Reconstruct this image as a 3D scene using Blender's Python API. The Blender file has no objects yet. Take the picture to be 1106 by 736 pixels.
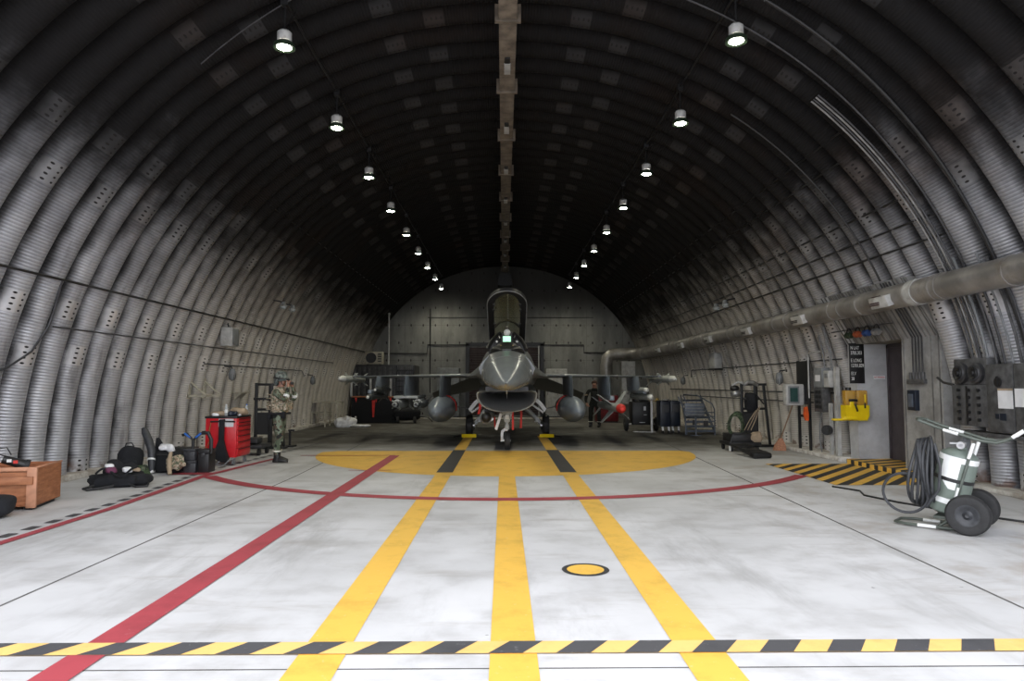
import bpy, bmesh, math, random
from mathutils import Vector, Matrix, Euler
random.seed(7)
PI = math.pi
S = bpy.context.scene
C = S.collection
XC = 0.06            # hangar axis
PITCH = 0.605        # width of one liner arch
Y0 = 11.29 - PITCH*12
NT = 51
Y1 = Y0 + PITCH*NT

# ------------------------------------------------------------ materials
class NT_:
    def __init__(s, name):
        s.m = bpy.data.materials.new(name); s.m.use_nodes = True
        s.t = s.m.node_tree; s.b = s.t.nodes['Principled BSDF']
        s._tc = None
    def n(s, typ, **k):
        nd = s.t.nodes.new(typ)
        for a, v in k.items(): setattr(nd, a, v)
        return nd
    def l(s, a, b): s.t.links.new(a, b)
    def val(s, sock, v):
        if isinstance(v, bpy.types.NodeSocket): s.l(v, sock)
        elif isinstance(v, (tuple, list)) and len(v) == 3 and sock.type == 'RGBA': sock.default_value = (*v, 1)
        else: sock.default_value = v
    def co(s, kind='Object'):
        if not s._tc: s._tc = s.n('ShaderNodeTexCoord')
        return s._tc.outputs[kind]
    def noise(s, scale, detail=4, rough=.55, vec=None, stretch=None):
        nd = s.n('ShaderNodeTexNoise'); nd.inputs['Scale'].default_value = scale
        nd.inputs['Detail'].default_value = detail; nd.inputs['Roughness'].default_value = rough
        v = vec if vec is not None else s.co()
        if stretch:
            mp = s.n('ShaderNodeMapping'); mp.inputs['Scale'].default_value = stretch
            s.l(v, mp.inputs['Vector']); v = mp.outputs[0]
        s.l(v, nd.inputs['Vector']); return nd.outputs['Fac']
    def math(s, op, a, b=0., c=0., clamp=False):
        nd = s.n('ShaderNodeMath', operation=op, use_clamp=clamp)
        s.val(nd.inputs[0], a); s.val(nd.inputs[1], b)
        if len(nd.inputs) > 2: s.val(nd.inputs[2], c)
        return nd.outputs[0]
    def ramp(s, f, a, b, lo=0., hi=1., smooth=True):
        nd = s.n('ShaderNodeMapRange', interpolation_type='SMOOTHSTEP' if smooth else 'LINEAR')
        s.val(nd.inputs['Value'], f)
        for k, v in (('From Min', a), ('From Max', b), ('To Min', lo), ('To Max', hi)): nd.inputs[k].default_value = v
        return nd.outputs[0]
    def mix(s, f, a, b, mode='MIX'):
        nd = s.n('ShaderNodeMix', data_type='RGBA', blend_type=mode)
        s.val(nd.inputs[0], f); s.val(nd.inputs[6], a); s.val(nd.inputs[7], b)
        return nd.outputs[2]
    def sep(s, v):
        nd = s.n('ShaderNodeSeparateXYZ'); s.l(v, nd.inputs[0]); return nd.outputs
    def bump(s, h, strength=.3, dist=.01):
        nd = s.n('ShaderNodeBump'); nd.inputs['Strength'].default_value = strength
        nd.inputs['Distance'].default_value = dist; s.l(h, nd.inputs['Height'])
        s.l(nd.outputs[0], s.b.inputs['Normal'])
    def set(s, **k):
        for a, v in k.items():
            s.val(s.b.inputs[{'col': 'Base Color', 'r': 'Roughness', 'metal': 'Metallic', 'trans': 'Transmission Weight', 'alpha': 'Alpha', 'coat': 'Coat Weight', 'ior': 'IOR', 'spec': 'Specular IOR Level'}[a]], v)
        return s

def mat(name, col, r=.5, metal=0., var=.25, scale=6., bump=0., dirt=None, **k):
    n = NT_(name)
    f = n.noise(scale)
    dark = tuple(c*(1-var) for c in col); lite = tuple(min(1, c*(1+var*.6)) for c in col)
    c = n.mix(n.ramp(f, .3, .7), dark, lite)
    if dirt:
        c = n.mix(n.ramp(n.noise(scale*.45, 6, .7), .52, .72, 0, .8), c, dirt)
    n.set(col=c, r=r, metal=metal, **k)
    if bump: n.bump(n.noise(scale*6), bump, .01)
    return n.m

def emat(name, col, st):
    n = NT_(name); n.set(col=(.8, .8, .8))
    n.b.inputs['Emission Color'].default_value = (*col, 1); n.b.inputs['Emission Strength'].default_value = st
    return n.m

MT = {}
MT['grey_dark'] = mat('dark_grey_metal', (.06, .06, .065), .45, .4)
MT['black'] = mat('black_metal', (.012, .012, .013), .45)
MT['black_cloth'] = mat('black_cloth', (.008, .009, .012), .9, scale=14, bump=.5)
MT['rubber'] = mat('black_rubber', (.018, .018, .019), .65, scale=20, bump=.1)
MT['rubber_grey'] = mat('hose_rubber', (.035, .037, .042), .5, scale=20)
MT['white'] = mat('white_paint', (.75, .75, .76), .4, var=.12)
MT['white_gear'] = mat('gear_white', (.8, .82, .84), .35, var=.15)
MT['steel'] = mat('steel', (.4, .4, .41), .35, .8)
MT['galv'] = mat('galvanised_metal', (.24, .235, .23), .5, .3, var=.3, dirt=(.1, .08, .06))
MT['duct_skin'] = mat('dusty_galvanised_duct', (.28, .265, .25), .42, .45, var=.35, scale=2, dirt=(.13, .10, .07))
MT['box_grey'] = mat('box_grey', (.20, .21, .22), .5, var=.2, dirt=(.07, .065, .06))
MT['box_pale'] = mat('box_pale', (.45, .45, .44), .5, var=.2, dirt=(.2, .18, .15))
MT['soot_grey'] = mat('sooty_grey', (.075, .075, .078), .55, var=.45, scale=9, dirt=(.03, .028, .026))
MT['red'] = mat('red_paint', (.55, .012, .02), .35, var=.1)
MT['louvre'] = mat('brown_louvre', (.055, .028, .028), .6)
MT['red_dark'] = mat('dark_red_paint', (.16, .008, .012), .5, var=.3)
MT['red_tag'] = mat('red_streamer', (.65, .03, .02), .6)
MT['yellow'] = mat('yellow_plastic', (.8, .58, .01), .3, var=.08)
MT['orange_dull'] = mat('dull_orange', (.28, .06, .02), .6)
MT['blue_dull'] = mat('dull_blue', (.02, .05, .16), .5)
MT['orange'] = mat('orange_plastic', (.8, .12, .02), .4)
MT['blue'] = mat('blue_plastic', (.02, .12, .45), .4)
MT['navy'] = mat('navy_paint', (.010, .015, .028), .4)
MT['slate'] = mat('slate_paint', (.12, .14, .18), .45, .3)
MT['beige'] = mat('beige_paint', (.42, .39, .31), .6, var=.2, dirt=(.22, .18, .12))
MT['tan'] = mat('tan_cloth', (.34, .26, .18), .9, bump=.4)
MT['white_cloth'] = mat('white_cloth', (.7, .7, .72), .9, bump=.4)
MT['tape'] = mat('white_tape', (.75, .76, .75), .5, var=.08)
MT['green'] = mat('olive_green_paint', (.155, .19, .165), .4, var=.12, scale=8)
MT['green_frame'] = mat('dark_olive_tube', (.085, .10, .085), .4)
MT['green_dark'] = mat('dark_green_paint', (.02, .035, .02), .4)
MT['straw'] = mat('straw', (.42, .2, .12), .9, scale=25)
MT['wood_pole'] = mat('wood_pole', (.25, .16, .1), .7)
MT['door'] = mat('brown_door', (.062, .05, .055), .5, var=.2)
MT['skin'] = mat('skin', (.33, .165, .115), .5, var=.1)
MT['paper'] = mat('paper', (.68, .68, .7), .8, var=.1)
MT['jet'] = mat('aircraft_grey', (.165, .178, .19), .3, var=.12, scale=3)
MT['jet_light'] = mat('radome_grey', (.20, .218, .225), .24, var=.08, scale=3)
MT['jet_tank'] = mat('tank_bluegrey', (.23, .265, .31), .3, var=.15, scale=4)
MT['jet_dark'] = mat('aircraft_dark', (.06, .065, .07), .4, var=.15, scale=3)
MT['missile'] = mat('missile_grey', (.42, .44, .43), .4, var=.12)
MT['missile_white'] = mat('missile_white', (.72, .72, .7), .4, var=.08)
MT['gold'] = mat('brass', (.45, .33, .12), .4, .6)
MT['jet_inner'] = mat('intake_grey', (.42, .42, .41), .35, var=.1)
MT['nozzle'] = mat('nozzle', (.05, .045, .04), .4, .7)
MT['lamp_lens'] = emat('lamp_lens', (1, .98, .82), 45)
MT['hud'] = emat('hud_glass', (.25, 1, .5), .55)
MT['hiviz'] = mat('pale_band', (.7, .68, .6), .6)

def wood():
    n = NT_('orange_plywood')
    f = n.noise(4, 5, .6, stretch=(1, 1, 6)); g = n.noise(22, 3)
    c = n.mix(n.ramp(f, .3, .7), (.26, .09, .035), (.42, .17, .075))
    c = n.mix(n.ramp(g, .5, .8, 0, .4), c, (.14, .05, .02)); n.set(col=c, r=.6); return n.m
MT['wood'] = wood()
MT['wood_pale'] = mat('pale_wood', (.5, .24, .14), .6, var=.2)

def camo(name, cols, sc, w=.0):
    n = NT_(name)
    c = cols[0]
    for i, k in enumerate(cols[1:]):
        mp = n.n('ShaderNodeMapping'); mp.inputs['Location'].default_value = (i*7.3, i*3.1, i*5.7)
        n.l(n.co(), mp.inputs[0])
        f = n.noise(sc, 2, .5, vec=mp.outputs[0])
        c = n.mix(n.ramp(f, .53, .55), c, k)
    n.set(col=c, r=.9); n.bump(n.noise(30), .3, .01); return n.m
MT['camo'] = camo('woodland_camouflage', [(.075, .095, .06), (.09, .055, .04), (.16, .19, .14), (.012, .014, .012)], 9)
MT['camo_tan'] = camo('tan_camouflage', [(.36, .28, .2), (.2, .14, .09), (.46, .4, .32), (.12, .13, .08)], 22)
MT['camo_helmet'] = camo('helmet_camouflage', [(.1, .125, .12), (.2, .22, .2), (.05, .055, .05)], 20)
MT['camo_green'] = camo('green_mottled', [(.04, .07, .03), (.015, .02, .015), (.1, .12, .08)], 12)

def glass(name, col, r=.05, alpha=.3):
    n = NT_(name); n.set(col=col, r=r, alpha=alpha); n.b.inputs['Specular IOR Level'].default_value = .6
    return n.m
MT['canopy'] = glass('gold_tinted_canopy', (.30, .29, .13), .06, .5)
MT['amber'] = glass('amber_bottle', (.62, .34, .03), .08, .55)
MT['clear'] = glass('clear_plastic', (.75, .82, .85), .08, .35)
MT['window_dark'] = mat('green_window_glass', (.03, .07, .065), .08, var=.1)

def concrete_floor():
    n = NT_('concrete_floor')
    x, y, z = n.sep(n.co())
    big = n.noise(.35, 5, .6); med = n.noise(1.6, 6, .65); fine = n.noise(35, 3)
    scr = n.noise(1.1, 6, .7, stretch=(1, .22, 1)); scr2 = n.noise(2.2, 5, .7, stretch=(.3, 1.2, 1))
    c = n.mix(n.ramp(big, .3, .7), (.47, .47, .475), (.60, .60, .61))
    c = n.mix(n.ramp(med, .42, .72, 0, .6), c, (.34, .335, .33))
    c = n.mix(n.ramp(scr, .5, .72, 0, .6), c, (.27, .265, .26))
    c = n.mix(n.ramp(scr2, .53, .72, 0, .5), c, (.33, .31, .29))
    # ochre tints towards the right
    o = n.math('MULTIPLY', n.ramp(med, .5, .7, 0, .5), n.ramp(x, 2.5, 6, 0, 1))
    c = n.mix(o, c, (.42, .33, .25))
    # oil-soaked parking area where the aircraft stands (irregular edge)
    ye = n.math('ADD', y, n.math('MULTIPLY', n.math('SUBTRACT', n.noise(.5, 5, .6), .5), 5.))
    oil = n.math('MULTIPLY', n.ramp(ye, 14.6, 19.3), n.ramp(n.noise(.9, 6, .65), .2, .6, .72, 1.))
    c = n.mix(oil, c, (.050, .046, .036))
    c = n.mix(n.math('MULTIPLY', oil, n.ramp(n.noise(2.3, 5), .5, .75, 0, .8)), c, (.15, .145, .12))
    sp = n.noise(7, 2); c = n.mix(n.ramp(sp, .76, .78, 0, .6), c, (.1, .1, .1))
    n.set(col=c, r=n.ramp(med, .3, .7, .75, .5))
    n.bump(fine, .12, .004); return n.m
MT['floor'] = concrete_floor()

def paint(name, col, wear=(.35, .33, .3), amt=.5):
    n = NT_(name)
    f = n.noise(2.2, 6, .7); g = n.noise(18, 4, .7)
    c = n.mix(n.ramp(f, .45, .72, 0, amt), col, tuple(a*.55 for a in col))
    c = n.mix(n.ramp(g, .62, .72, 0, amt), c, wear)
    n.set(col=c, r=.6); return n.m
MT['p_yellow'] = paint('yellow_floor_paint', (.74, .44, .07), (.66, .54, .38), .5)
MT['p_yellow_strip'] = paint('yellow_edge_paint', (.78, .49, .16), (.6, .5, .38), .4)
MT['p_black'] = paint('black_floor_paint', (.03, .03, .032), (.12, .12, .12), .6)
MT['p_grey'] = paint('worn_black_floor_paint', (.062, .062, .068), (.2, .2, .2), .5)
MT['p_red'] = paint('red_floor_paint', (.36, .05, .065), (.4, .2, .2), .5)
MT['joint'] = mat('joint_tar', (.1, .095, .09), .8)

def concrete(name, col, dark, boards=False, sc=1.5):
    n = NT_(name)
    f = n.noise(sc, 6, .65); g = n.noise(sc*7, 4, .6)
    c = n.mix(n.ramp(f, .35, .7), col, dark)
    c = n.mix(n.ramp(g, .5, .75, 0, .5), c, dark)
    h = g
    if boards:
        st = n.noise(3.2, 4, .8, stretch=(.05, 5, .08))
        c = n.mix(n.ramp(st, .42, .62, 0, .85), c, tuple(a*.35 for a in dark)); h = st
    n.set(col=c, r=.85); n.bump(h, .35, .01); return n.m
MT['concrete'] = concrete('painted_concrete', (.50, .51, .53), (.36, .36, .37))
MT['concrete_mid'] = concrete('stained_concrete', (.33, .33, .325), (.17, .165, .16))
MT['concrete_board'] = concrete('board_marked_concrete', (.27, .265, .255), (.12, .115, .11), True)
MT['kerb'] = concrete('kerb_concrete', (.62, .60, .56), (.28, .24, .2), sc=3)

def backwall_mat():
    n = NT_('steel_lined_wall')
    x, y, z = n.sep(n.co())
    def frac(v, p, off=0.): return n.math('FRACT', n.math('DIVIDE', n.math('ADD', v, off), p))
    def dist(fr): return n.math('ABSOLUTE', n.math('SUBTRACT', fr, .5))
    fx = frac(x, .62, 50.31); fz = frac(z, .90, 10.2)
    dx = n.math('MULTIPLY', dist(fx), .62); dz = n.math('MULTIPLY', dist(fz), .90)
    d = n.math('SQRT', n.math('ADD', n.math('MULTIPLY', dx, dx), n.math('MULTIPLY', n.math('MULTIPLY', dz, dz), .25)))
    hole = n.ramp(d, .028, .04, 1, 0)
    jx = n.ramp(n.math('MULTIPLY', dist(frac(x, 1.86, 50.62)), 1.86), .0, .02, 1, 0)
    jz = n.ramp(n.math('MULTIPLY', dist(frac(z, 1.8, 10.65)), 1.8), .0, .02, 1, 0)
    stain = n.noise(.8, 6, .65, stretch=(1.6, 1, .5))
    c = n.mix(n.ramp(stain, .3, .7), (.15, .15, .145), (.27, .27, .255))
    c = n.mix(n.ramp(n.noise(6, 5), .55, .75, 0, .4), c, (.12, .11, .09))
    c = n.mix(n.ramp(z, 4.6, 6.2, 0, .9), c, (.035, .032, .027))  # upper wall darkened in the colour, standing in for shade above the lamplight
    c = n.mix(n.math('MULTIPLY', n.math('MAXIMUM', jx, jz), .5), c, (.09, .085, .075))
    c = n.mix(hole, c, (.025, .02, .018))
    n.set(col=c, r=.7); n.bump(n.math('SUBTRACT', 1., hole), .3, .01); return n.m
MT['backwall'] = backwall_mat()

RIB = .05
def liner_mat():
    n = NT_('sooty_corrugated_liner')
    uv = n.co('UV'); u, v, _ = n.sep(uv)
    x, y, z = n.sep(n.co())
    k = n.math('FLOOR', v); f = n.math('FRACT', v)
    odd = n.math('MODULO', k, 2.)
    s = n.math('SUBTRACT', u, n.math('MULTIPLY', odd, .78))
    # slight stagger between arches
    jit = n.n('ShaderNodeTexWhiteNoise', noise_dimensions='1D'); n.l(k, jit.inputs['W'])
    s = n.math('ADD', s, n.math('MULTIPLY', jit.outputs['Value'], .08))
    PER, PL = 2.72, .34
    t = n.math('MULTIPLY', n.math('FRACT', n.math('DIVIDE', n.math('ADD', s, PER-2.0), PER)), PER)   # 0..PER
    pu = n.math('DIVIDE', t, PL)
    inu = n.math('LESS_THAN', pu, 1.)
    inf = n.math('MULTIPLY', n.math('GREATER_THAN', f, .10), n.math('LESS_THAN', f, .90))
    plate = n.math('MULTIPLY', inu, inf)
    # bolt holes: 3 x 3 grid
    hu = n.math('SUBTRACT', n.math('FRACT', n.math('MULTIPLY', pu, 4.)), .5)
    ff = n.ramp(f, .17, .83, 0, 3, False)
    hf = n.math('SUBTRACT', n.math('FRACT', ff), .5)
    d = n.math('SQRT', n.math('ADD', n.math('MULTIPLY', hu, hu), n.math('MULTIPLY', n.math('MULTIPLY', hf, hf), 1.0)))
    infh = n.math('MULTIPLY', n.math('GREATER_THAN', f, .17), n.math('LESS_THAN', f, .83))
    hole = n.math('MULTIPLY', n.math('MULTIPLY', n.ramp(d, .15, .22, 1, 0), infh), plate)
    # ribs
    ph = n.math('FRACT', n.math('DIVIDE', u, RIB))
    rib = n.math('SINE', n.math('MULTIPLY', ph, 2*PI))
    notplate = n.math('SUBTRACT', 1., plate)
    ribh = n.math('MULTIPLY', rib, notplate)
    gap = n.math('MULTIPLY', n.ramp(rib, -1., -.35, 1, 0), notplate)
    # base zinc
    var = n.noise(1.3, 5, .6); streak = n.noise(1.0, 6, .7, stretch=(.6, 3.2, .5))
    jc = n.ramp(jit.outputs['Value'], 0, 1, .85, 1.1, False)
    c = n.mix(n.ramp(var, .3, .7), (.50, .505, .545), (.66, .665, .705))
    # warm lamplight deeper in the building, painted into the base colour
    c = n.mix(n.ramp(y, 11, 20, 0, .9), c, (.70, .645, .565))
    c = n.mix(n.ramp(streak, .52, .72, 0, .6), c, (.17, .165, .17))
    c = n.mix(plate, c, n.mix(.35, c, (.74, .73, .72)))
    # grime caught between the ribs; grime and painted-in shade in the arch valleys
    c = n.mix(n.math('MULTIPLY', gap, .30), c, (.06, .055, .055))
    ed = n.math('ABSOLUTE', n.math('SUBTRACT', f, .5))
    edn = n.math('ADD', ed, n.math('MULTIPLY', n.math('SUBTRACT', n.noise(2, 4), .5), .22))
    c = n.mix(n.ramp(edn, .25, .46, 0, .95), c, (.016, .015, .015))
    # exhaust soot on the crown, blotchy lower edge; thinner on the smooth splice plates
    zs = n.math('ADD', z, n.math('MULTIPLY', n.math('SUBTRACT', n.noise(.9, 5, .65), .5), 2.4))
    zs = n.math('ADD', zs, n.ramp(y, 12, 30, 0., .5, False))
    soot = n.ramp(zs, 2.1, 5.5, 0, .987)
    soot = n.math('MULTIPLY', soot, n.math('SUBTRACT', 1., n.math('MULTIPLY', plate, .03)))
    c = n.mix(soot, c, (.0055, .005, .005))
    brown = n.math('MULTIPLY', n.ramp(n.noise(.6, 4), .5, .7, 0, .6), n.ramp(z, 3.5, 5.5, 0, 1))
    c = n.mix(brown, c, n.mix(1., c, (1.15, .85, .68), 'MULTIPLY'))
    # rust at the foot
    rust = n.math('MULTIPLY', n.ramp(z, .45, .05, 0, 1), n.ramp(n.noise(4, 5), .5, .65, 0, .8))
    c = n.mix(rust, c, (.13, .06, .03))
    c = n.mix(hole, c, (.02, .018, .018))
    clean = n.math('SUBTRACT', 1., n.math('MAXIMUM', soot, n.ramp(edn, .25, .46, 0, .95)))
    n.set(col=c, r=n.ramp(clean, 0, 1, .8, .42), metal=n.math('MULTIPLY', clean, n.ramp(y, 11, 19, .6, .1)), spec=n.ramp(clean, 0, 1, .12, .5))
    h = n.math('SUBTRACT', n.math('ADD', ribh, n.math('MULTIPLY', plate, 1.2)), n.math('MULTIPLY', hole, 1.5))
    n.bump(h, .5, .008); return n.m
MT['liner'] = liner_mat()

# ------------------------------------------------------------ mesh building
class M:
    def __init__(s): s.b = bmesh.new()
    def _xf(s, vs, mtx):
        if mtx is not None: bmesh.ops.transform(s.b, matrix=mtx, verts=vs)
    def box(s, a, b, bev=0., mtx=None):
        r = bmesh.ops.create_cube(s.b, size=1.)
        vs = r['verts']; a = Vector(a); b = Vector(b); c = (a+b)/2; d = b-a
        for v in vs: v.co = Vector((v.co.x*d.x, v.co.y*d.y, v.co.z*d.z)) + c
        if bev > 0:
            es = list({e for v in vs for e in v.link_edges})
            rr = bmesh.ops.bevel(s.b, geom=es, offset=bev, segments=2, affect='EDGES', profile=.5)
            vs = list({v for f in rr['faces'] for v in f.verts} | {v for v in vs if v.is_valid})
        s._xf(vs, mtx); return s
    def bc(s, c, d, bev=0., rz=0, rx=0, ry=0):
        mt = Matrix.Translation(c) @ Euler((rx, ry, rz)).to_matrix().to_4x4()
        d = Vector(d)/2; return s.box(-d, d, bev, mt)
    def ring(s, co): return [s.b.verts.new(c) for c in co]
    def skin(s, A, B, closed=True):
        n = len(A)
        for i in range(n if closed else n-1):
            j = (i+1) % n
            try: s.b.faces.new((A[i], A[j], B[j], B[i]))
            except ValueError: pass
    def loft(s, rings, cap=True, closed=True):
        R = [s.ring(r) for r in rings]
        for a, b in zip(R, R[1:]): s.skin(a, b, closed)
        if cap and closed:
            s.b.faces.new(R[0][::-1]); s.b.faces.new(R[-1])
        return s
    def cyl(s, p, q, r, r2=None, n=16, cap=True):
        p = Vector(p); q = Vector(q); r2 = r if r2 is None else r2
        d = (q-p).normalized(); u = d.orthogonal().normalized(); w = d.cross(u)
        ang = [2*PI*i/n for i in range(n)]
        return s.loft([[p+(u*math.cos(a)+w*math.sin(a))*r for a in ang], [q+(u*math.cos(a)+w*math.sin(a))*r2 for a in ang]], cap)
    def tube(s, pts, r, n=8, closed=False, cap=True):
        P = [Vector(p) for p in pts]; m = len(P); rs = r if isinstance(r, (list, tuple)) else [r]*m
        rings = []; u = None
        for i in range(m):
            if closed: d = P[(i+1) % m]-P[i-1]
            else: d = P[min(i+1, m-1)]-P[max(i-1, 0)]
            d.normalize()
            u = d.orthogonal().normalized() if u is None else (u-d*u.dot(d)).normalized()
            w = d.cross(u)
            rings.append([P[i]+(u*math.cos(2*PI*k/n)+w*math.sin(2*PI*k/n))*rs[i] for k in range(n)])
        if closed:
            R = [s.ring(q) for q in rings]
            for i in range(m): s.skin(R[i], R[(i+1) % m])
            return s
        return s.loft(rings, cap)
    def lathe(s, prof, c=(0, 0, 0), axis=(0, 0, 1), n=24):
        c = Vector(c); d = Vector(axis).normalized(); u = d.orthogonal().normalized(); w = d.cross(u)
        rings = [[c+d*z+(u*math.cos(2*PI*k/n)+w*math.sin(2*PI*k/n))*max(r, 1e-4) for k in range(n)] for r, z in prof]
        if prof[0][0] > .02 and prof[-1][0] > .02 and abs(prof[0][0]-prof[-1][0]) < .03: return s.loft(rings+[rings[0]], False)
        return s.loft(rings)
    def prism(s, poly, a, b, axis='z'):
        def P(x, y, h):
            return {'z': (x, y, h), 'x': (h, x, y), 'y': (x, h, y)}[axis]
        return s.loft([[P(x, y, a) for x, y in poly], [P(x, y, b) for x, y in poly]])
    def ball(s, c, r, sc=(1, 1, 1), n=16, rot=None):
        r_ = bmesh.ops.create_uvsphere(s.b, u_segments=n, v_segments=max(6, n//2), radius=1)
        mt = Matrix.Translation(c) @ (rot.to_4x4() if rot else Matrix.Identity(4)) @ Matrix.Diagonal((r*sc[0], r*sc[1], r*sc[2], 1))
        bmesh.ops.transform(s.b, matrix=mt, verts=r_['verts']); return s
    def quad(s, *p): s.b.faces.new([s.b.verts.new(q) for q in p]); return s
    def go(s, name, m, parent=None, smooth=True, ang=40):
        bmesh.ops.recalc_face_normals(s.b, faces=s.b.faces)
        me = bpy.data.meshes.new(name); s.b.to_mesh(me); s.b.free()
        for q in (m if isinstance(m, (list, tuple)) else [m]): me.materials.append(MT[q] if isinstance(q, str) else q)
        if smooth:
            me.polygons.foreach_set('use_smooth', [True]*len(me.polygons))
            try: me.set_sharp_from_angle(angle=math.radians(ang))
            except Exception: pass
        o = bpy.data.objects.new(name, me); C.objects.link(o)
        if parent: o.parent = parent
        return o

def thing(name, label, cat, loc=(0, 0, 0), rz=0., group=None):
    o = bpy.data.objects.new(name, None); C.objects.link(o); o.empty_display_size = .1
    o.location = loc; o.rotation_euler = (0, 0, rz); o['label'] = label; o['category'] = cat
    if group: o['group'] = group
    return o
def tag(o, label, cat, group=None):
    o['label'] = label; o['category'] = cat
    if group: o['group'] = group
    return o
def struct(o): o['kind'] = 'structure'; return o
def dup(o, parent=None):
    c = o.copy(); C.objects.link(c)
    if parent: c.parent = parent
    for ch in list(o.children): dup(ch, c)
    return c

# vault profile: half width / height of the valley line
VA, VB, VP = 7.66, 7.92, 2.08
def vault(x):     # z of the valley for a given |x|
    return VB*max(0, 1-(abs(x)/VA)**VP)**(1/VP)
def vaultx(z, inset=.29): # |x| of the inner face at height z
    return VA*max(0, 1-(abs(z)/VB)**VP)**(1/VP)-inset
N_ARC = 180
def arc_pts():
    pts = []
    for i in range(N_ARC+1):
        t = PI*i/N_ARC; c, s = math.cos(t), math.sin(t)
        pts.append((-VA*math.copysign(abs(c)**(2/VP), c), VB*abs(s)**(2/VP)))
    return pts
ARC = arc_pts()
SL = [0.]
for a, b in zip(ARC, ARC[1:]): SL.append(SL[-1]+math.hypot(a[0]-b[0], a[1]-b[1]))
TOT = SL[-1]
def nrm(i):
    a = ARC[max(0, i-1)]; b = ARC[min(N_ARC, i+1)]
    tx, tz = b[0]-a[0], b[1]-a[1]; L = math.hypot(tx, tz)
    return (tz/L, -tx/L)        # inward
NRM = [nrm(i) for i in range(N_ARC+1)]
NRM[0] = (1, 0); NRM[-1] = (-1, 0)
AMP = .27
FS = [.5-.5*math.cos(PI*j/10) for j in range(11)]
def bulge(f): return AMP*(max(0., 1-abs(2*f-1)**2))**.75
DK0, DK1, DZ = 12, 17, 3.25        # arches interrupted by the doorway, and height
# ------------------------------------------------------------ the shelter shell
def liner(name, i0, i1):
    b = bmesh.new(); uv = b.loops.layers.uv.new('UVMap')
    for k in range(NT):
        rows = []
        for i in range(i0, i1+1):
            px, pz = ARC[i]; nx, nz = NRM[i]
            rows.append([b.verts.new((XC+px+nx*bulge(f), Y0+(k+f)*PITCH, max(0, pz+nz*bulge(f)))) for f in FS])
        for r in range(len(rows)-1):
            i = i0+r
            if DK0 <= k < DK1 and ARC[i][0] > 0 and ARC[i][1] < DZ: continue
            for j in range(10):
                fc = b.faces.new((rows[r][j], rows[r][j+1], rows[r+1][j+1], rows[r+1][j])); fc.smooth = True
                for lp, (ii, jj) in zip(fc.loops, ((i, j), (i, j+1), (i+1, j+1), (i+1, j))):
                    u = SL[ii]; u = u if u < TOT/2 else TOT-u
                    if ARC[i][0] > 0 and ii == i+0 and u > TOT/2: u = TOT-u
                    lp[uv].uv = (u, k+min(.9999, max(.0001, FS[jj])))
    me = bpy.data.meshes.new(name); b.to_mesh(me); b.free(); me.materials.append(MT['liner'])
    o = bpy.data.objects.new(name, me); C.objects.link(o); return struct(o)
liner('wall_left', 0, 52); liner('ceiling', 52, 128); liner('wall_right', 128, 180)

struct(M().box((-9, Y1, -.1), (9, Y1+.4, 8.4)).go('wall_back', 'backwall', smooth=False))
fl = struct(M().box((-30, -25, -.3), (30, Y1+.4, 0)).go('floor', 'floor', smooth=False))

def flat(name, polys, z, m, lab=None):
    q = M()
    for p in polys: q.b.faces.new([q.b.verts.new((x, y, z)) for x, y in p])
    bmesh.ops.recalc_face_normals(q.b, faces=q.b.faces)
    for f in q.b.faces:
        if f.normal.z < 0: f.normal_flip()
    me = bpy.data.meshes.new(name); q.b.to_mesh(me); q.b.free(); me.materials.append(MT[m])
    o = bpy.data.objects.new(name, me); C.objects.link(o); o.parent = fl; o['kind'] = 'structure'
    if lab: o['label'] = lab
    return o
def rect(x0, y0, x1, y1): return [(x0, y0), (x1, y0), (x1, y1), (x0, y1)]
# joints
flat('floor_joint', [rect(3.72, -5, 3.745, 5), [(3.72, 5), (3.745, 5), (4.52, 20), (4.49, 20)], rect(-3.66, -5, -3.635, 12),
                     [(-3.66, 12), (-3.635, 12), (-4.2, 30), (-4.23, 30)],
                     rect(-30, 3.96, 30, 3.975), rect(-7.2, 19.6, 7.2, 19.63), rect(-7.2, 27.2, 7.2, 27.23)], .001, 'joint', 'dark joint in the concrete')
ys = .003
# half disc
cd = (XC, 16.45); R = 4.38
half = [(cd[0]+R*math.cos(PI+PI*i/64), cd[1]+R*math.sin(PI+PI*i/64)) for i in range(65)]
flat('yellow_half_disc', [half+[(cd[0]+R*.96, 16.7), (cd[0]-R*.93, 16.72)]], .002, 'p_yellow', 'yellow half disc painted under the nose')
for xc in (XC, -1.08+.005, 1.19):
    flat('yellow_stripe', [rect(xc-.14, -5, xc+.14, 12.3 if xc == XC else 21.6)], .0035, 'p_yellow')
for xc in (-1.08, 1.19):
    flat('black_band', [rect(xc-.15, 12.6, xc+.15, 16.9)], .005, 'p_black', 'black band across the yellow stripe')
# red arc
ra = [math.atan2(11.95-16.3, s*5.3) for s in (-1, 1)]
pts = []
a0, a1 = ra[0], ra[1]
if a0 > a1: a0 -= 0
A = [(-PI+ (PI+a0)) + (a1-a0)*i/60 for i in range(61)]
flat('red_arc', [[(XC+6.86*math.cos(t), 16.4+6.86*math.sin(t)) for t in (A[i], A[i+1])]+[(XC+6.62*math.cos(t), 16.4+6.62*math.sin(t)) for t in (A[i+1], A[i])] for i in range(60)], .0065, 'p_red')
flat('red_line', [rect(-2.57, -5, -2.35, 15.6)], .0075, 'p_red')
flat('red_line', [[(-5.02, -5), (-5.14, -5), (-5.14, 9), (-5.33, 12.2), (-4.98, 15.2), (-4.88, 15.2), (-5.18, 12.2), (-5.02, 9)]], .0078, 'p_red')
flat('red_line', [rect(-5.95, 12.35, -5.3, 12.62)], .0079, 'p_red')
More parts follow.
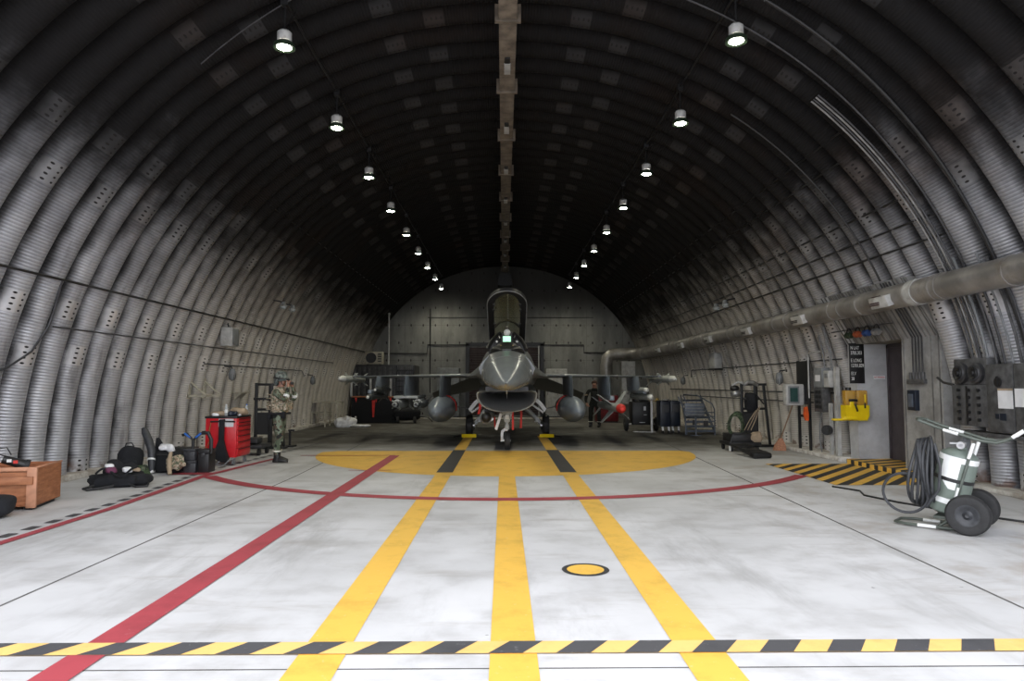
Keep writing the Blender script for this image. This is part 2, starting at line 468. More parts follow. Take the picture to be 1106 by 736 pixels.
flat('red_line', [rect(-4.6, 15.6, -2.45, 15.68), rect(-2.9, 12.9, -2.1, 12.95)], .0072, 'p_red')
dash = []
y = 6.2
while y < 19.5:
    x = -5.27 if y < 9.5 else (-5.27-.25*(y-9.5)/3 if y < 12.5 else -5.52+.075*(y-12.5))
    dash.append(rect(x-.055, y, x+.055, y+.2)); y += .375
flat('black_dashes', dash, .0066, 'p_grey')
# edge strip across the entrance
y0, y1 = 4.17, 4.36
flat('edge_strip', [rect(-9, y0, 9, y1)], .0085, 'p_yellow_strip')
flat('edge_strip_black', [[(x, y0), (x+.205, y0), (x+.335, y1), (x+.13, y1)] for x in [-9+.405*i for i in range(44)]], .0095, 'p_grey')
# ground point disc
def disc(cx, cy, r, n=40): return [(cx+r*math.cos(2*PI*i/n), cy+r*math.sin(2*PI*i/n)) for i in range(n)]
flat('ground_disc_ring', [disc(.71, 6.02, .205)], .004, 'p_black'); flat('ground_disc', [disc(.71, 6.02, .16)], .005, 'p_yellow')
# striped box beside the door
hx0, hx1, hy0, hy1 = 5.3, 7.12, 10.95, 13.9
flat('hazard_field', [rect(hx0, hy0, hx1, hy1)], .003, 'p_black')
def clip(poly, x0, x1, y0, y1):
    for ax, v, sg in ((0, x0, 1), (0, x1, -1), (1, y0, 1), (1, y1, -1)):
        out = []
        for i in range(len(poly)):
            p, q = poly[i-1], poly[i]; dp, dq = sg*(p[ax]-v), sg*(q[ax]-v)
            if (dp >= 0) != (dq >= 0):
                t = dp/(dp-dq); out.append((p[0]+(q[0]-p[0])*t, p[1]+(q[1]-p[1])*t))
            if dq >= 0: out.append(q)
        poly = out
        if len(poly) < 3: return None
    return poly
# stripes run away to the right; slope read from the floor
pl = []
for i in range(-4, 16):
    yb = hy0-2.3+.46*i
    q = clip([(hx0-1, yb-1.15), (hx1+1, yb+1.15*(hx1-hx0+1)), (hx1+1, yb+.23+1.15*(hx1-hx0+1)), (hx0-1, yb+.23-1.15)], hx0, hx1, hy0, hy1)
    if q: pl.append(q)
flat('hazard_stripes', pl, .0045, 'p_yellow')

# raised sill in front of the doorway
sill = struct(M().box((7.02, 11.9, 0), (8.3, 14.02, .09), .01).go('trim_1', 'p_black'))
pl = []
for i in range(-6, 14):
    yb = 11.2+.34*i
    q = clip([(6.5, yb), (8.4, yb+.9), (8.4, yb+1.07), (6.5, yb+.17)], 7.03, 8.28, 11.91, 14.0)
    if q: pl.append(q)
o = flat('sill_stripes', pl, .092, 'p_yellow'); o.parent = sill
q = M()
for i in range(7): q.box((7.012, 12.1+.29*i, 0.0), (7.03, 12.24+.29*i, .088))
o = q.go('sill_edge_stripes', 'p_yellow', sill); o['kind'] = 'structure'

# kerbs
struct(M().box((-7.9, Y0, 0), (-7.22, Y1, .10), .015).go('baseboard_left', 'kerb'))
struct(M().box((7.0, 14.32, 0), (7.75, Y1, .09), .015).go('baseboard_right', 'kerb'))
struct(M().box((7.25, Y0, 0), (7.9, 11.25, .07), .015).go('baseboard_near', 'kerb'))

# door portal: vertical concrete below 2.45 m, inclined infill above
prof = [(7.28, 0), (7.28, 2.44), (6.72, 3.42), (8.4, 3.42), (8.4, 0)]
def portal(name, y0, y1, pr=prof, m='concrete_board'): return struct(M().prism([(x, z) for x, z in pr], y0, y1, 'y').go(name, m, smooth=False))
# prism axis y maps (x, h, y): profile is (x, z)
portal('wall_door_pillar', 11.25, 12.38, m='concrete_mid')
portal('wall_door_jamb', 14.0, 14.34, m='concrete')
portal('wall_door_header', 12.38, 14.0, [(7.28, 2.44), (6.72, 3.42), (8.4, 3.42), (8.4, 2.44)])
q = M()
for yy in [11.3, 11.36, 11.5, 11.62, 11.78, 11.86, 12.0, 12.15, 12.3, 12.6, 12.8, 13.0, 13.3, 13.62, 13.9, 14.1, 14.25]:
    if yy in (11.3, 11.5, 12.3): q.box((7.268, yy, 0), (7.29, yy+.02, 2.44))
    a = Vector((7.28, yy, 2.44)); b_ = Vector((6.72, yy, 3.42)); nrm_ = Vector((-.87, 0, -.5))*.015
    q.loft([[a+nrm_, a+nrm_+Vector((0, .022, 0)), a+Vector((0, .022, 0)), a], [b_+nrm_, b_+nrm_+Vector((0, .022, 0)), b_+Vector((0, .022, 0)), b_]])
struct(q.go('trim_2', 'concrete_board'))
dr = struct(M().box((7.93, 12.38, .09), (7.98, 14.0, 2.44)).go('door_1', 'door'))
M().box((7.90, 12.39, .1), (7.93, 12.45, 2.42)).box((7.90, 13.94, .1), (7.93, 13.99, 2.42)).box((7.90, 12.39, 2.36), (7.93, 13.99, 2.42)).box((7.9, 13.16, .1), (7.93, 13.19, 2.4)).go('door_frame', 'door', dr)
M().cyl((7.93, 13.0, 1.05), (7.86, 13.0, 1.05), .012).cyl((7.86, 12.97, 1.05), (7.86, 13.12, 1.05), .012).go('door_handle', 'steel', dr)
struct(M().box((8.0, 11.2, 0), (8.4, 14.4, 3.5)).go('wall_behind_door', 'concrete', smooth=False))

# louvred opening in the back wall behind the aircraft
lv = thing('louvred_door', 'dark reddish louvred opening in the back wall behind the aircraft', 'louvred door', (XC, Y1, 0))
M().box((-2.0, -.10, 0), (-1.82, 0, 3.72)).box((1.82, -.10, 0), (2.0, 0, 3.72)).box((-2.0, -.10, 3.6), (2.0, 0, 3.76)).go('frame', 'black', lv)
q = M()
for i in range(44): q.bc((0, -.03, .12+.078*i), (3.6, .05, .03), rx=.5)
q.go('slats', 'louvre', lv)
M().box((1.7, -.13, 0), (1.76, -.1, 3.6)).go('guide_rail', 'box_pale', lv)

def txt(name, body, size, loc, rot, m, parent, ax='LEFT'):
    cu = bpy.data.curves.new(name, 'FONT'); cu.body = body; cu.size = size; cu.extrude = .002; cu.align_x = ax
    cu.space_line = 1.02
    o = bpy.data.objects.new(name, cu); C.objects.link(o)
    dg = bpy.context.evaluated_depsgraph_get(); dg.update()
    me = bpy.data.meshes.new_from_object(o.evaluated_get(dg)); bpy.data.objects.remove(o)
    me.materials.clear(); me.materials.append(MT[m])
    o = bpy.data.objects.new(name, me); C.objects.link(o); o.location = loc; o.rotation_euler = rot
    if parent: o.parent = parent
    return o

# ------------------------------------------------------------ lamps under the vault
def make_lamp():
    t = thing('ceiling_lamp', 'x', 'lamp')
    M().lathe([(.0, .0), (.085, .0), (.1, .02), (.1, .13), (.07, .16), (.03, .18), (0, .18)]).go('housing', 'box_pale', t)
    M().lathe([(.10, -.0), (.145, -.04), (.152, -.09), (.145, -.095), (.105, -.085), (.09, -.04), (.09, 0)]).go('reflector', 'green_dark', t)
    M().lathe([(0, -.105), (.05, -.10), (.085, -.09), (.098, -.075), (0, -.07)]).go('lens', 'lamp_lens', t)
    M().cyl((0, 0, .17), (0, 0, .62), .012).box((-.05, -.05, .52), (.05, .05, .64)).go('hanger', 'black', t)
    M().tube([(0, 0, .2), (-.1, .25, .62)], .006, 5).go('stay_wire', 'black', t)
    M().tube([(0, 0, .2), (.1, .25, .62)], .006, 5).go('stay_wire', 'black', t)
    return t
lamp0 = make_lamp()
ordn = ['first', 'second', 'third', 'fourth', 'fifth', 'sixth', 'seventh', 'eighth', 'ninth']
n = 0
for side in (-1, 1):
    for i in range(9):
        o = lamp0 if n == 0 else dup(lamp0)
        x = XC+side*3.15
        y = (9.35 if side < 0 else 9.1)+3.02*i*(1.0 if side < 0 else .985)
        o.location = (x, y, 6.42)
        o['label'] = 'round lit ceiling lamp, %s from the entrance in the %s row' % (ordn[i], 'left' if side < 0 else 'right')
        o['group'] = 'ceiling lamps in the two rows'
        li = bpy.data.lights.new('lamp_light', 'SPOT'); li.energy = 75; li.spot_size = 2.5; li.spot_blend = .9; li.shadow_soft_size = .12
        li.color = (1, .95, .74)
        lo = bpy.data.objects.new('lamp_light', li); C.objects.link(lo); lo.location = (x, y, 6.27)
        n += 1
# cable that links each row
for side, nm in ((-1, 'left'), (1, 'right')):
    q = M(); pts = []
    for i in range(9):
        y = (9.35 if side < 0 else 9.1)+3.02*i*(1.0 if side < 0 else .985)
        pts += [(XC+side*3.15, y, 7.02)]
        if i < 8: pts += [(XC+side*3.16, y+1.5, 7.0)]
    pts = [(XC+side*3.15, 5.0, 7.0)]+pts
    q.tube(pts, .018, 6)
    tag(q.go('lamp_cable', 'black'), 'dark cable running above the %s row of ceiling lamps' % nm, 'cable')
# two slack wires over the first lamps
def archpt(x, y, off=.30):
    i = min(range(N_ARC+1), key=lambda k: abs(ARC[k][0]-x)); 
    # interpolate height on ARC
    z = vault(x)
    nx, nz = NRM[i]; return (XC+x+nx*off, y, z+nz*off)
def archwire(name, label, cat, x0, x1, y, r, m='black', y2=None, off=.3, n=24, sag=None):
    pts = []
    for i in range(n+1):
        t = i/n; x = x0+(x1-x0)*t
        pts.append(archpt(x, y+((y2 or y)-y)*t, off))
    return tag(M().tube(pts, r, 6).go(name, m), label, cat)
archwire('wire', 'thin wire arching over the vault beside the first left lamp', 'wire', -4.6, -.8, 9.6, .009, 'grey_dark', 8.8)

# central duct under the crown
cdz = 7.18
t = thing('ceiling_duct', 'long brownish square duct hanging along the middle of the ceiling', 'duct', (XC, 0, cdz))
MT['duct_brown'] = mat('dusty_duct', (.16, .13, .10), .7, var=.4, scale=5, dirt=(.05, .04, .03))
M().box((-.14, 5, 0), (.14, 33.6, .22), .01).go('duct_body', 'duct_brown', t)
for i in range(12):
    M().box((-.2, 5.0+2.55*i, -.03), (.2, 5.06+2.55*i, .25)).go('flange', 'duct_brown', t)
for i in range(9):
    y = 8.6+2.9*i
    g = M().box((-.055, y, -.035), (.055, y+.38, .0), .004).go('outlet', 'box_pale', t)
    M().box((-.045, y-.2, -.03), (.045, y-.03, .0)).go('outlet_slot', 'black', g)

# big ventilation duct on the right
t = thing('ventilation_duct', 'long round grey metal ventilation duct along the right wall', 'duct', (6.65, 0, 3.09))
pts = [(0, Y0+.3, 0), (0, 12, 0), (0, 20, 0), (0, 31.6, 0)]
M().tube([(0, Y0+.3, 0), (0, 12, 0), (0, 20, 0), (0, 20.1, 0), (0, 26, 0), (0, 26.1, 0), (0, 31.6, 0)], [.2, .2, .2, .235, .235, .27, .27], 24).go('pipe', 'duct_skin', t)
M().tube([(0, 31.5, 0), (-.03, 32.2, .0), (-.2, 32.65, 0), (-.6, 32.95, 0), (-1.1, 33.05, 0), (-1.45, 33.05, -.04), (-1.62, 33.05, -.2), (-1.67, 33.05, -.5), (-1.67, 33.05, -2.0)], .29, 24).go('elbow', 'duct_skin', t)
def band(y, w=.05): r = .212 if y < 20 else .247 if y < 26 else .282; return M().cyl((0, y, 0), (0, y+w, 0), r, n=24).go('band', 'duct_skin', t)
for y in [8.7, 10.1, 10.25, 10.9, 12.4, 13.1, 13.5, 15.6, 16.3, 18.9, 19.6, 22, 22.9, 25.5, 26.3, 29, 30]: band(y)
M().cyl((0, 10.7, 0), (0, 10.9, 0), .214, n=24).go('coupling_sleeve', 'box_pale', t)
for y in [11.5, 14.75, 17.95, 21.2, 24.5, 28.0]:
    g = M()
    g.bc((-.20-(0 if y < 20 else .04 if y < 26 else .08), y, -.07), (.14, .52, .19), .006, ry=-.35)
    g = g.go('outlet', 'box_pale', t)
    q = M()
    for k in range(5): q.bc((-.272-(0 if y < 20 else .04 if y < 26 else .08)-.002*k+.008*k, y+.10, -.125+.036*k), (.012, .28, .022), ry=-.35)
    q.go('outlet_grille', 'louvre' if y < 12 else 'grey_dark', g)
M().box((-.95, 32.9, -2.4), (-.3, 33.5, -.35)).go('plenum_box', 'box_pale', t)
# ------------------------------------------------------------ conduits on the walls
def run(name, label, pts, r=.018, m='grey_dark', cat='conduit'):
    return tag(M().tube(pts, r, 8).go(name, m), label, cat)
run('conduit', 'upper black conduit running the length of the left wall', [(XC-vaultx(3.2), Y0+.4, 3.2), (XC-vaultx(3.2), Y1-.3, 3.2)], .02, 'black')
run('conduit', 'lower grey conduit along the left wall under the junction box', [(XC-vaultx(2.5), 10.6, 2.5), (XC-vaultx(2.5), 28, 2.5)], .014)
run('conduit', 'short conduit under the left lower conduit ending at a lamp', [(XC-vaultx(2.1), 16.2, 2.1), (XC-vaultx(2.1), 24, 2.1), (XC-vaultx(1.9), 24.5, 1.9)], .014)
run('conduit', 'dark cable dropping across the nearest left arches', [(XC-vaultx(3.2), 10.4, 3.2), (XC-vaultx(2.7), 10.5, 2.7), (XC-vaultx(2.5), 10.5, 2.5), (XC-vaultx(2.1), 10.3, 2.1), (XC-vaultx(1.85), 9.9, 1.85), (XC-vaultx(1.7), 9.4, 1.7)], .016)
run('conduit', 'upper pipe of the low pair on the right wall', [(XC+vaultx(1.42), 14.9, 1.42), (XC+vaultx(1.42), 30, 1.42)], .018)
run('conduit', 'lower pipe of the low pair on the right wall', [(XC+vaultx(1.18), 16.2, 1.18), (XC+vaultx(1.18), 28, 1.18)], .016)
run('conduit', 'conduit on the right wall reaching the bulkhead lamp', [(XC+vaultx(2.15), 14.4, 2.15), (XC+vaultx(2.15), 26, 2.15), (XC+vaultx(1.9), 26.3, 1.9)], .015)
for z, lb in ((3.85, 'lowest'), (4.15, 'middle'), (4.5, 'highest')):
    run('conduit', '%s of the three conduits above the ventilation duct' % lb, [(XC+vaultx(z), 9.2+z*.2, z), (XC+vaultx(z), 33, z)], .018, 'black')
run('conduit', 'long cable high on the right wall below the lamp row', [(XC+vaultx(5.6), 10.3, 5.6), (XC+vaultx(5.6), 33, 5.6)], .016, 'black')
run('conduit', 'second long cable just under the highest one on the right wall', [(XC+vaultx(5.3), 11, 5.3), (XC+vaultx(5.3), 33, 5.3)], .016, 'black')
run('conduit', 'long cable high on the left wall below the lamp row', [(XC-vaultx(5.6), 15, 5.6), (XC-vaultx(5.6), 33.5, 5.6)], .014, 'black')
def arcrun(label, y, x0, z0, r=.016, m='grey_dark', zend=1.9, bundle=None, y2=None, off=.29):
    pts = []
    x = x0
    while vault(x) > zend+.1 and x < VA-.02:
        t = (x-x0)/(VA-x0)
        pts.append(archpt(x, y+((y2 if y2 is not None else y)-y)*t, off)); x += .12 if x < 6.8 else .04
    zz = pts[-1][2]
    pts.append((pts[-1][0], pts[-1][1], zend))
    return tag(M().tube(pts, r, 8).go('conduit', m), label, 'conduit')
arcrun('thick conduit arching down the nearest right arches', 8.85, 3.2, 0, .024, 'black', 1.9, y2=9.3)
arcrun('thin pale pipe arching beside the thick right conduit', 9.5, 2.0, 0, .014, 'grey_dark', 2.2, y2=9.9)
for i in range(4):
    arcrun('%s pipe of the bundle dropping behind the duct to the meter boxes' % ['nearest', 'second', 'third', 'farthest'][i], 10.05+.075*i, 4.9, 0, .015, 'galv' if i % 2 else 'grey_dark', 1.86)
arcrun('farther pipe bundle arching down above the doorway', 12.0, 4.2, 0, .018, 'black', 3.45)
# twin conduits climbing the door pillar
for i in range(4):
    tag(M().tube([(7.25, 11.72+.09*i+.01, 1.78), (7.25, 11.72+.09*i+.01, 2.44), (6.71, 11.72+.09*i+.01, 3.4)], .014, 6).go('conduit', 'grey_dark'), 'grey conduit above the terminal box on the door pillar, %s from the doorway' % ['fourth', 'third', 'second', 'first'][i], 'conduit')
# ------------------------------------------------------------ the jet (local: x across, y aft from the nose tip, z up)
def sec(y, zc, hw, ht, hb, n=2., N=48):
    r = []
    for i in range(N):
        a = 2*PI*i/N; c, s = math.cos(a), math.sin(a); h = ht if s >= 0 else hb
        r.append((hw*math.copysign(abs(c)**(2/n), c), y, zc+h*math.copysign(abs(s)**(2/n), s)))
    return r
jet = thing('fighter_jet', 'grey single-engine fighter jet parked nose-out with raised canopy', 'aircraft', (XC-.02, 12.0, 0), -.009)
XS = XC+.07
radome = M().loft([sec(y, zc, hw, ht, hb) for y, zc, hw, ht, hb in
    [(0, 1.62, .012, .012, .012), (.12, 1.622, .07, .06, .055), (.35, 1.63, .145, .125, .10), (.7, 1.65, .235, .21, .15), (1.1, 1.68, .32, .29, .19), (1.6, 1.71, .405, .38, .225), (2.1, 1.74, .475, .46, .245)]]).go('radome', 'jet_light', jet, ang=60)
M().cyl((0, -.18, 1.62), (0, .06, 1.62), .01, .02, 8).go('nose_probe', 'black', jet)
# forward fuselage, deck level around the cockpit and spine aft
fz = [(2.1, 1.74, .476, .461, .246, 2), (2.6, 1.76, .52, .53, .25, 2), (3.0, 1.78, .55, .57, .27, 2.1), (3.4, 1.79, .58, .60, .28, 2.2), (3.9, 1.80, .60, .63, .29, 2.3), (5.0, 1.82, .63, .66, .32, 2.5),
      (6.0, 1.84, .66, .82, .36, 2.2), (6.6, 1.86, .70, 1.02, .40, 2.0), (7.6, 1.88, .80, .98, .46, 2), (9.0, 1.88, .90, .85, .6, 2), (10.5, 1.86, .88, .72, .72, 2), (12, 1.84, .72, .64, .7, 2), (13.2, 1.82, .58, .56, .58, 2)]
M().loft([sec(*f) for f in fz]).go('fuselage', 'jet', jet, ang=60)
# cockpit tub rim + glareshield + seat
M().loft([sec(y, 2.38, hw, ht, .06, 2.4, 32) for y, hw, ht in [(3.15, .10, .02), (3.35, .26, .10), (3.7, .37, .15), (4.4, .41, .12), (5.6, .42, .14), (6.1, .40, .25)]]).go('cockpit_rim', 'black', jet)
M().loft([sec(y, 2.44, hw, ht, .05, 2.2, 24) for y, hw, ht in [(3.35, .14, .03), (3.55, .22, .14), (3.85, .26, .17), (3.9, .26, .16)]]).go('glareshield', 'black', jet)
hud = M().box((-.12, 3.72, 2.52), (-.105, 3.92, 2.72)).box((.105, 3.72, 2.52), (.12, 3.92, 2.72)).box((-.12, 3.85, 2.50), (.12, 3.95, 2.57)).go('head_up_display', 'black', jet)
M().bc((0, 3.80, 2.665), (.18, .008, .15), rx=-.5).go('display_glass', 'hud', hud)
M().loft([[(x*k_, y_, z) for x, z in ((-.46, 2.38), (.46, 2.38), (.44, 2.58), (.34, 2.72), (.2, 2.80), (-.2, 2.80), (-.34, 2.72), (-.44, 2.58))] for y_, k_ in ((5.0, 1), (6.1, .95))]).go('cockpit_bulkhead', 'black', jet, ang=50)
M().tube([(-.45, 4.0, 2.42), (-.43, 4.2, 2.52), (-.34, 4.5, 2.70), (-.17, 4.7, 2.86)], .05, 8).go('console_coaming', 'black', jet)
M().tube([(.45, 4.0, 2.42), (.43, 4.2, 2.52), (.34, 4.5, 2.70), (.17, 4.7, 2.86)], .05, 8).go('console_coaming', 'black', jet)
seat = M().bc((0, 4.72, 2.55), (.40, .16, .60), .03, rx=-.25).box((-.2, 4.2, 2.2), (.2, 4.7, 2.35), .02).go('ejection_seat', 'black', jet)
M().bc((0, 4.72, 2.82), (.26, .15, .14), .03, rx=-.25).go('headrest', 'grey_dark', seat)
M().ball((0, 4.55, 2.87), .085, (1, .8, 1)).go('headrest_cap', 'missile_white', seat)
M().tube([(-.17, 4.62, 2.75), (-.19, 4.45, 2.78), (-.17, 4.35, 2.72)], .014, 6).tube([(.17, 4.62, 2.75), (.19, 4.45, 2.78), (.17, 4.35, 2.72)], .014, 6).go('seat_rail', 'steel', seat)
for s in (-1, 1):
    M().ball((s*.235, 3.95, 2.61), .028).go('mirror_light', 'missile_white', jet)
    M().cyl((s*.15, 3.45, 2.42), (s*.13, 3.43, 2.50), .018, n=10).go('deck_sensor', 'gold', jet)
    M().ball((s*.50, 2.75, 1.90), .035, (1, .6, 1)).go('side_sensor', 'missile_white', jet)
# canopy: U-shaped rail with a clear dome, hinged at the rear
can = bpy.data.objects.new('canopy', None); C.objects.link(can); can.parent = jet
def ushape(o=0., n=44):
    P = []
    L, W = 2.75, .45
    for i in range(n+1):
        t = -1+2*i/n
        a = t*PI/2
        # front round (y small), straight sides to the rear
        if abs(t) < .55:
            q = t/.55*PI/2
            P.append(((W+o)*math.sin(q), -L-o+.62*(1-math.cos(q)) , 0))
        else:
            k = (abs(t)-.55)/.45
            P.append((math.copysign(W+o, t)*(1-.05*k*k), -L+.62+(L-.62)*k-o*0, 0))
    return P
def place_can(o):
    o.parent = jet; o.location = (0, 6.05, 2.58); o.rotation_euler = (math.radians(-26), 0, 0)
rail = ushape()
outer = ushape(.02)
q = M()
rings = []
inn = ushape(-.13)
for (ox, oy, _), (ix, iy, _) in zip(outer, inn):
    rings.append([(ox, oy, .05), (ox, oy, -.05), (ix, iy, -.03), (ix, iy, .03)])
frame = q.loft(rings).go('canopy_frame', 'black', jet, ang=30); bpy.data.objects.remove(can); place_can(frame)
edge = M().tube([(x, y, -.05) for x, y, z in outer], .012, 6).go('canopy_edge', 'box_grey', frame)
for k in (6, 9, 12, 32, 35, 38):
    x, y, z = inn[k]; M().bc((x, y, -.03), (.05, .09, .06), .005).go('latch_hook', 'grey_dark', frame)
# dome
q = M(); rows = []
for j in range(25):
    u = j/24; y = -2.75+2.72*u**1.25
    d_ = y+2.75
    w_ = .45*math.sqrt(max(0, 1-(1-d_/.62)**2)) if d_ < .62 else .45*(1-.05*((d_-.62)/2.13)**2)
    h_ = .50*math.sin(PI*min(1, u*.98+.0)**1.1*.62)**.9 if u > 0 else .0
    rows.append([q.b.verts.new((w_*math.cos(a), y, h_*math.sin(a)+.03)) for a in [PI*k/20 for k in range(21)]])
for a, b in zip(rows, rows[1:]): q.skin(a, b, False)
bmesh.ops.remove_doubles(q.b, verts=q.b.verts, dist=.0008)
dome = q.go('canopy_glass', 'canopy', frame, ang=80)
M().tube([(-.42, -.55, .0), (-.36, -.5, .3), (-.2, -.48, .5), (0, -.47, .57), (.2, -.48, .5), (.36, -.5, .3), (.42, -.55, 0)], .03, 8).go('canopy_hoop', 'black', frame)
M().cyl((0, 5.6, 2.5), (0, 4.95, 3.05), .03).go('canopy_actuator', 'steel', jet)
# intake
zc = 1.40
def ins(y, s, ht=.075, hb=.43, hw=.70, dz=0): return sec(y, zc+dz, hw*s, ht*s, hb*s, 2.35, 56)
M().loft([ins(3.95, 1.0), ins(4.0, 1.02), ins(4.6, 1.03, hb=.44, hw=.70), ins(6, 1.05, .2, .46, .72), ins(8, 1.08, .3, .47, .78), ins(10, 1.05, .3, .46, .80), ins(12.2, .9, .3, .40, .7, .2)], cap=False).go('intake_trunk', 'jet', jet, ang=60)
M().loft([ins(3.95, 1.0), ins(3.97, .965), ins(4.3, .955), ins(4.8, .93, .08, .33, .68), ins(5.4, .88, .08, .22, .64), ins(6.0, .82, .08, .12, .58, .0), ins(6.5, .7, .08, .05, .5, .02), ins(6.6, .02, .08, .05, .5, .03)], cap=False).go('intake_duct', 'jet_inner', jet, ang=60)
M().loft([ins(3.945, 1.006), ins(3.935, .992), ins(3.945, .978), ins(3.99, .972)], cap=False).go('intake_lip', 'missile', jet, ang=70)
M().box((-.008, 4.3, 1.28), (.008, 6.2, 1.47)).go('intake_strut', 'jet_dark', jet)
M().box((-.5, 4.05, 1.44), (.5, 6, 1.56)).go('diverter', 'jet_dark', jet)
M().cyl((0, 3.7, 1.49), (0, 3.72, 1.40), .018, n=8).box((-.03, 3.68, 1.47), (.03, 3.8, 1.53)).go('air_probe', 'missile', jet)
# strakes and wings
def foil(x, le, te, z, th, N=12):
    c = te-le; up = []; dn = []
    for i in range(N+1):
        t = .5-.5*math.cos(PI*i/N); h = th*c*2.6*(math.sqrt(max(t, 0))*.6-t*.6+.35*t*(1-t))*.9
        up.append((x, le+c*t, z+h)); dn.append((x, le+c*t, z-h*.7))
    return up+dn[::-1][1:-1]
for s in (-1, 1):
    # leading edge extension
    st = [(.50, 3.7), (.72, 4.1), (.86, 5.2), (.98, 6.3), (1.15, 7.15), (1.12, 8.4), (.5, 8.4)]
    lo = []
    for k, (z, ins_) in enumerate(((1.835, .0), (1.86, 0), (1.90, .06))):
        lo.append([(s*(x-(ins_ if x > .5 else 0)), y+ins_, z) for x, y in st])
    M().loft(lo).go('strake', 'jet', jet, ang=25)
    w = M().loft([foil(s*x, le, te, z, th) for x, le, te, z, th in [(.6, 6.65, 10.9, 1.86, .04), (1.1, 7.05, 10.9, 1.86, .04), (4.74, 10.0, 11.05, 1.87, .04)]]).go('wing', 'jet', jet, ang=30)
    M().tube([(s*.62, 6.66, 1.868), (s*1.1, 7.03, 1.866), (s*4.76, 9.98, 1.872)], .022, 8).go('leading_edge', 'jet_light', w)
    # blended shoulder
    M().loft([[(s*.42, y, 2.26), (s*(.56+(tx_-.6)*.4), y, 2.11), (s*(.64+(tx_-.6)*.7), y, 1.97), (s*tx_, y, 1.885), (s*tx_, y, 1.85), (s*.45, y, 1.70), (s*.3, y, 1.75)] for y, tx_ in ((3.4, .60), (4.2, .74), (5.2, .84), (6.2, .96), (7.2, 1.08), (8.4, 1.16), (9.6, 1.16), (10.8, .9))]).go('wing_blend', 'jet', jet, ang=60)
    # tip rail
    M().box((s*4.76-.05, 9.35, 1.83), (s*4.76+.05, 12.1, 1.90), .012).go('tip_rail', 'jet', jet)
    # tailplane with anhedral
    def hs(x, le, te, z, t): return [(s*x, le, z+(13.4-le)*.22), (s*x, (le+te)/2, z+t+(13.4-(le+te)/2)*.22), (s*x, te, z+(13.4-te)*.22), (s*x, (le+te)/2, z-t+(13.4-(le+te)/2)*.22)]
    M().loft([hs(.75, 12.0, 14.6, 1.78, .06), hs(2.85, 13.7, 14.75, 1.36, .03)]).go('tailplane', 'jet_dark', jet, ang=30)
    M().box((s*.72-.14, 10.8, 1.6), (s*.72+.14, 14.3, 1.86), .05).go('tail_shelf', 'jet', jet)
    M().loft([[(s*.42, 10.6, 1.25), (s*.44, 10.6, 1.25), (s*.44, 12.0, 1.3), (s*.42, 12.0, 1.3)], [(s*.62, 11.1, .78), (s*.63, 11.1, .78), (s*.63, 11.9, .78), (s*.62, 11.9, .78)]]).go('ventral_fin', 'jet_dark', jet)
fin = M().loft([[(-.08, 8.7, 2.6), (.08, 8.7, 2.6), (.06, 13.6, 2.4), (-.06, 13.6, 2.4)], [(-.035, 10.4, 3.0), (.035, 10.4, 3.0), (.03, 13.5, 2.95), (-.03, 13.5, 2.95)], [(-.02, 12.2, 5.0), (.02, 12.2, 5.0), (.015, 13.75, 5.05), (-.015, 13.75, 5.05)]]).go('tail_fin', 'jet', jet, ang=30)
M().lathe([(.56, 0), (.58, .3), (.50, .9), (.44, 1.25), (.42, 1.25), (.47, .6), (.3, .2), (.02, .1)], (0, 13.2, 1.82), (0, 1, 0), 32).go('nozzle', 'nozzle', jet)

# landing gear
def wheel(parent, x, y, r, w, lab=None, hub=.5):
    s = 1
    t = M().lathe([(r*hub, -w/2), (r*.82, -w/2), (r*.95, -w*.42), (r, -w*.22), (r, w*.22), (r*.95, w*.42), (r*.82, w/2), (r*hub, w/2)], (x, y, r), (1, 0, 0), 32).go('tyre', 'rubber', parent)
    M().lathe([(0.02, -w*.4), (r*.2, -w*.42), (r*.3, -w*.3), (r*hub+.005, -w*.44), (r*hub+.005, w*.44), (r*.3, w*.3), (r*.2, w*.42), (.02, w*.4)], (x, y, r), (1, 0, 0), 24).go('wheel_hub', 'white_gear', t)
    return t
g = M().cyl((0, 5.02, .95), (0, 5.0, .56), .05, .042).cyl((0, 5.0, .6), (0, 5.0, .5), .058)
g.cyl((0, 5.7, .95), (0, 5.05, .7), .03).box((-.07, 4.92, .68), (.07, 5.08, .82), .015).cyl((-.13, 5.0, .90), (.13, 5.0, .90), .035).cyl((-.13, 5.02, .92), (-.04, 5.0, .70), .022).cyl((.13, 5.02, .92), (.04, 5.0, .70), .022)
g = g.go('nose_gear_strut', 'missile', jet)
M().tube([(0.02, 5.0, .5), (-.05, 5.0, .5), (-.115, 5.0, .455), (-.125, 5.0, .38), (-.125, 5.0, .22)], [.045, .044, .04, .036, .034], 10).go('nose_fork', 'white', g)
M().cyl((-.16, 5.0, .228), (.09, 5, .228), .03).go('axle', 'white', g)
M().box((-.05, 4.9, .76), (.05, 4.95, .86), .01).cyl((.0, 4.92, .82), (0, 4.88, .82), .035).go('taxi_light', 'missile_white', g)
wheel(g, 0.01, 5.0, .228, .145)
d = M().bc((-.21, 5.1, .70), (.07, .5, .42), .015, ry=.3).go('nose_gear_door', 'white', jet)
M().tube([(-.10, 5.1, .95), (-.14, 5.05, .8)], .02, 6).tube([(.08, 5.3, .95), (.14, 5.2, .75), (.05, 5.1, .6)], .012, 6).go('nose_gear_linkage', 'steel', jet)
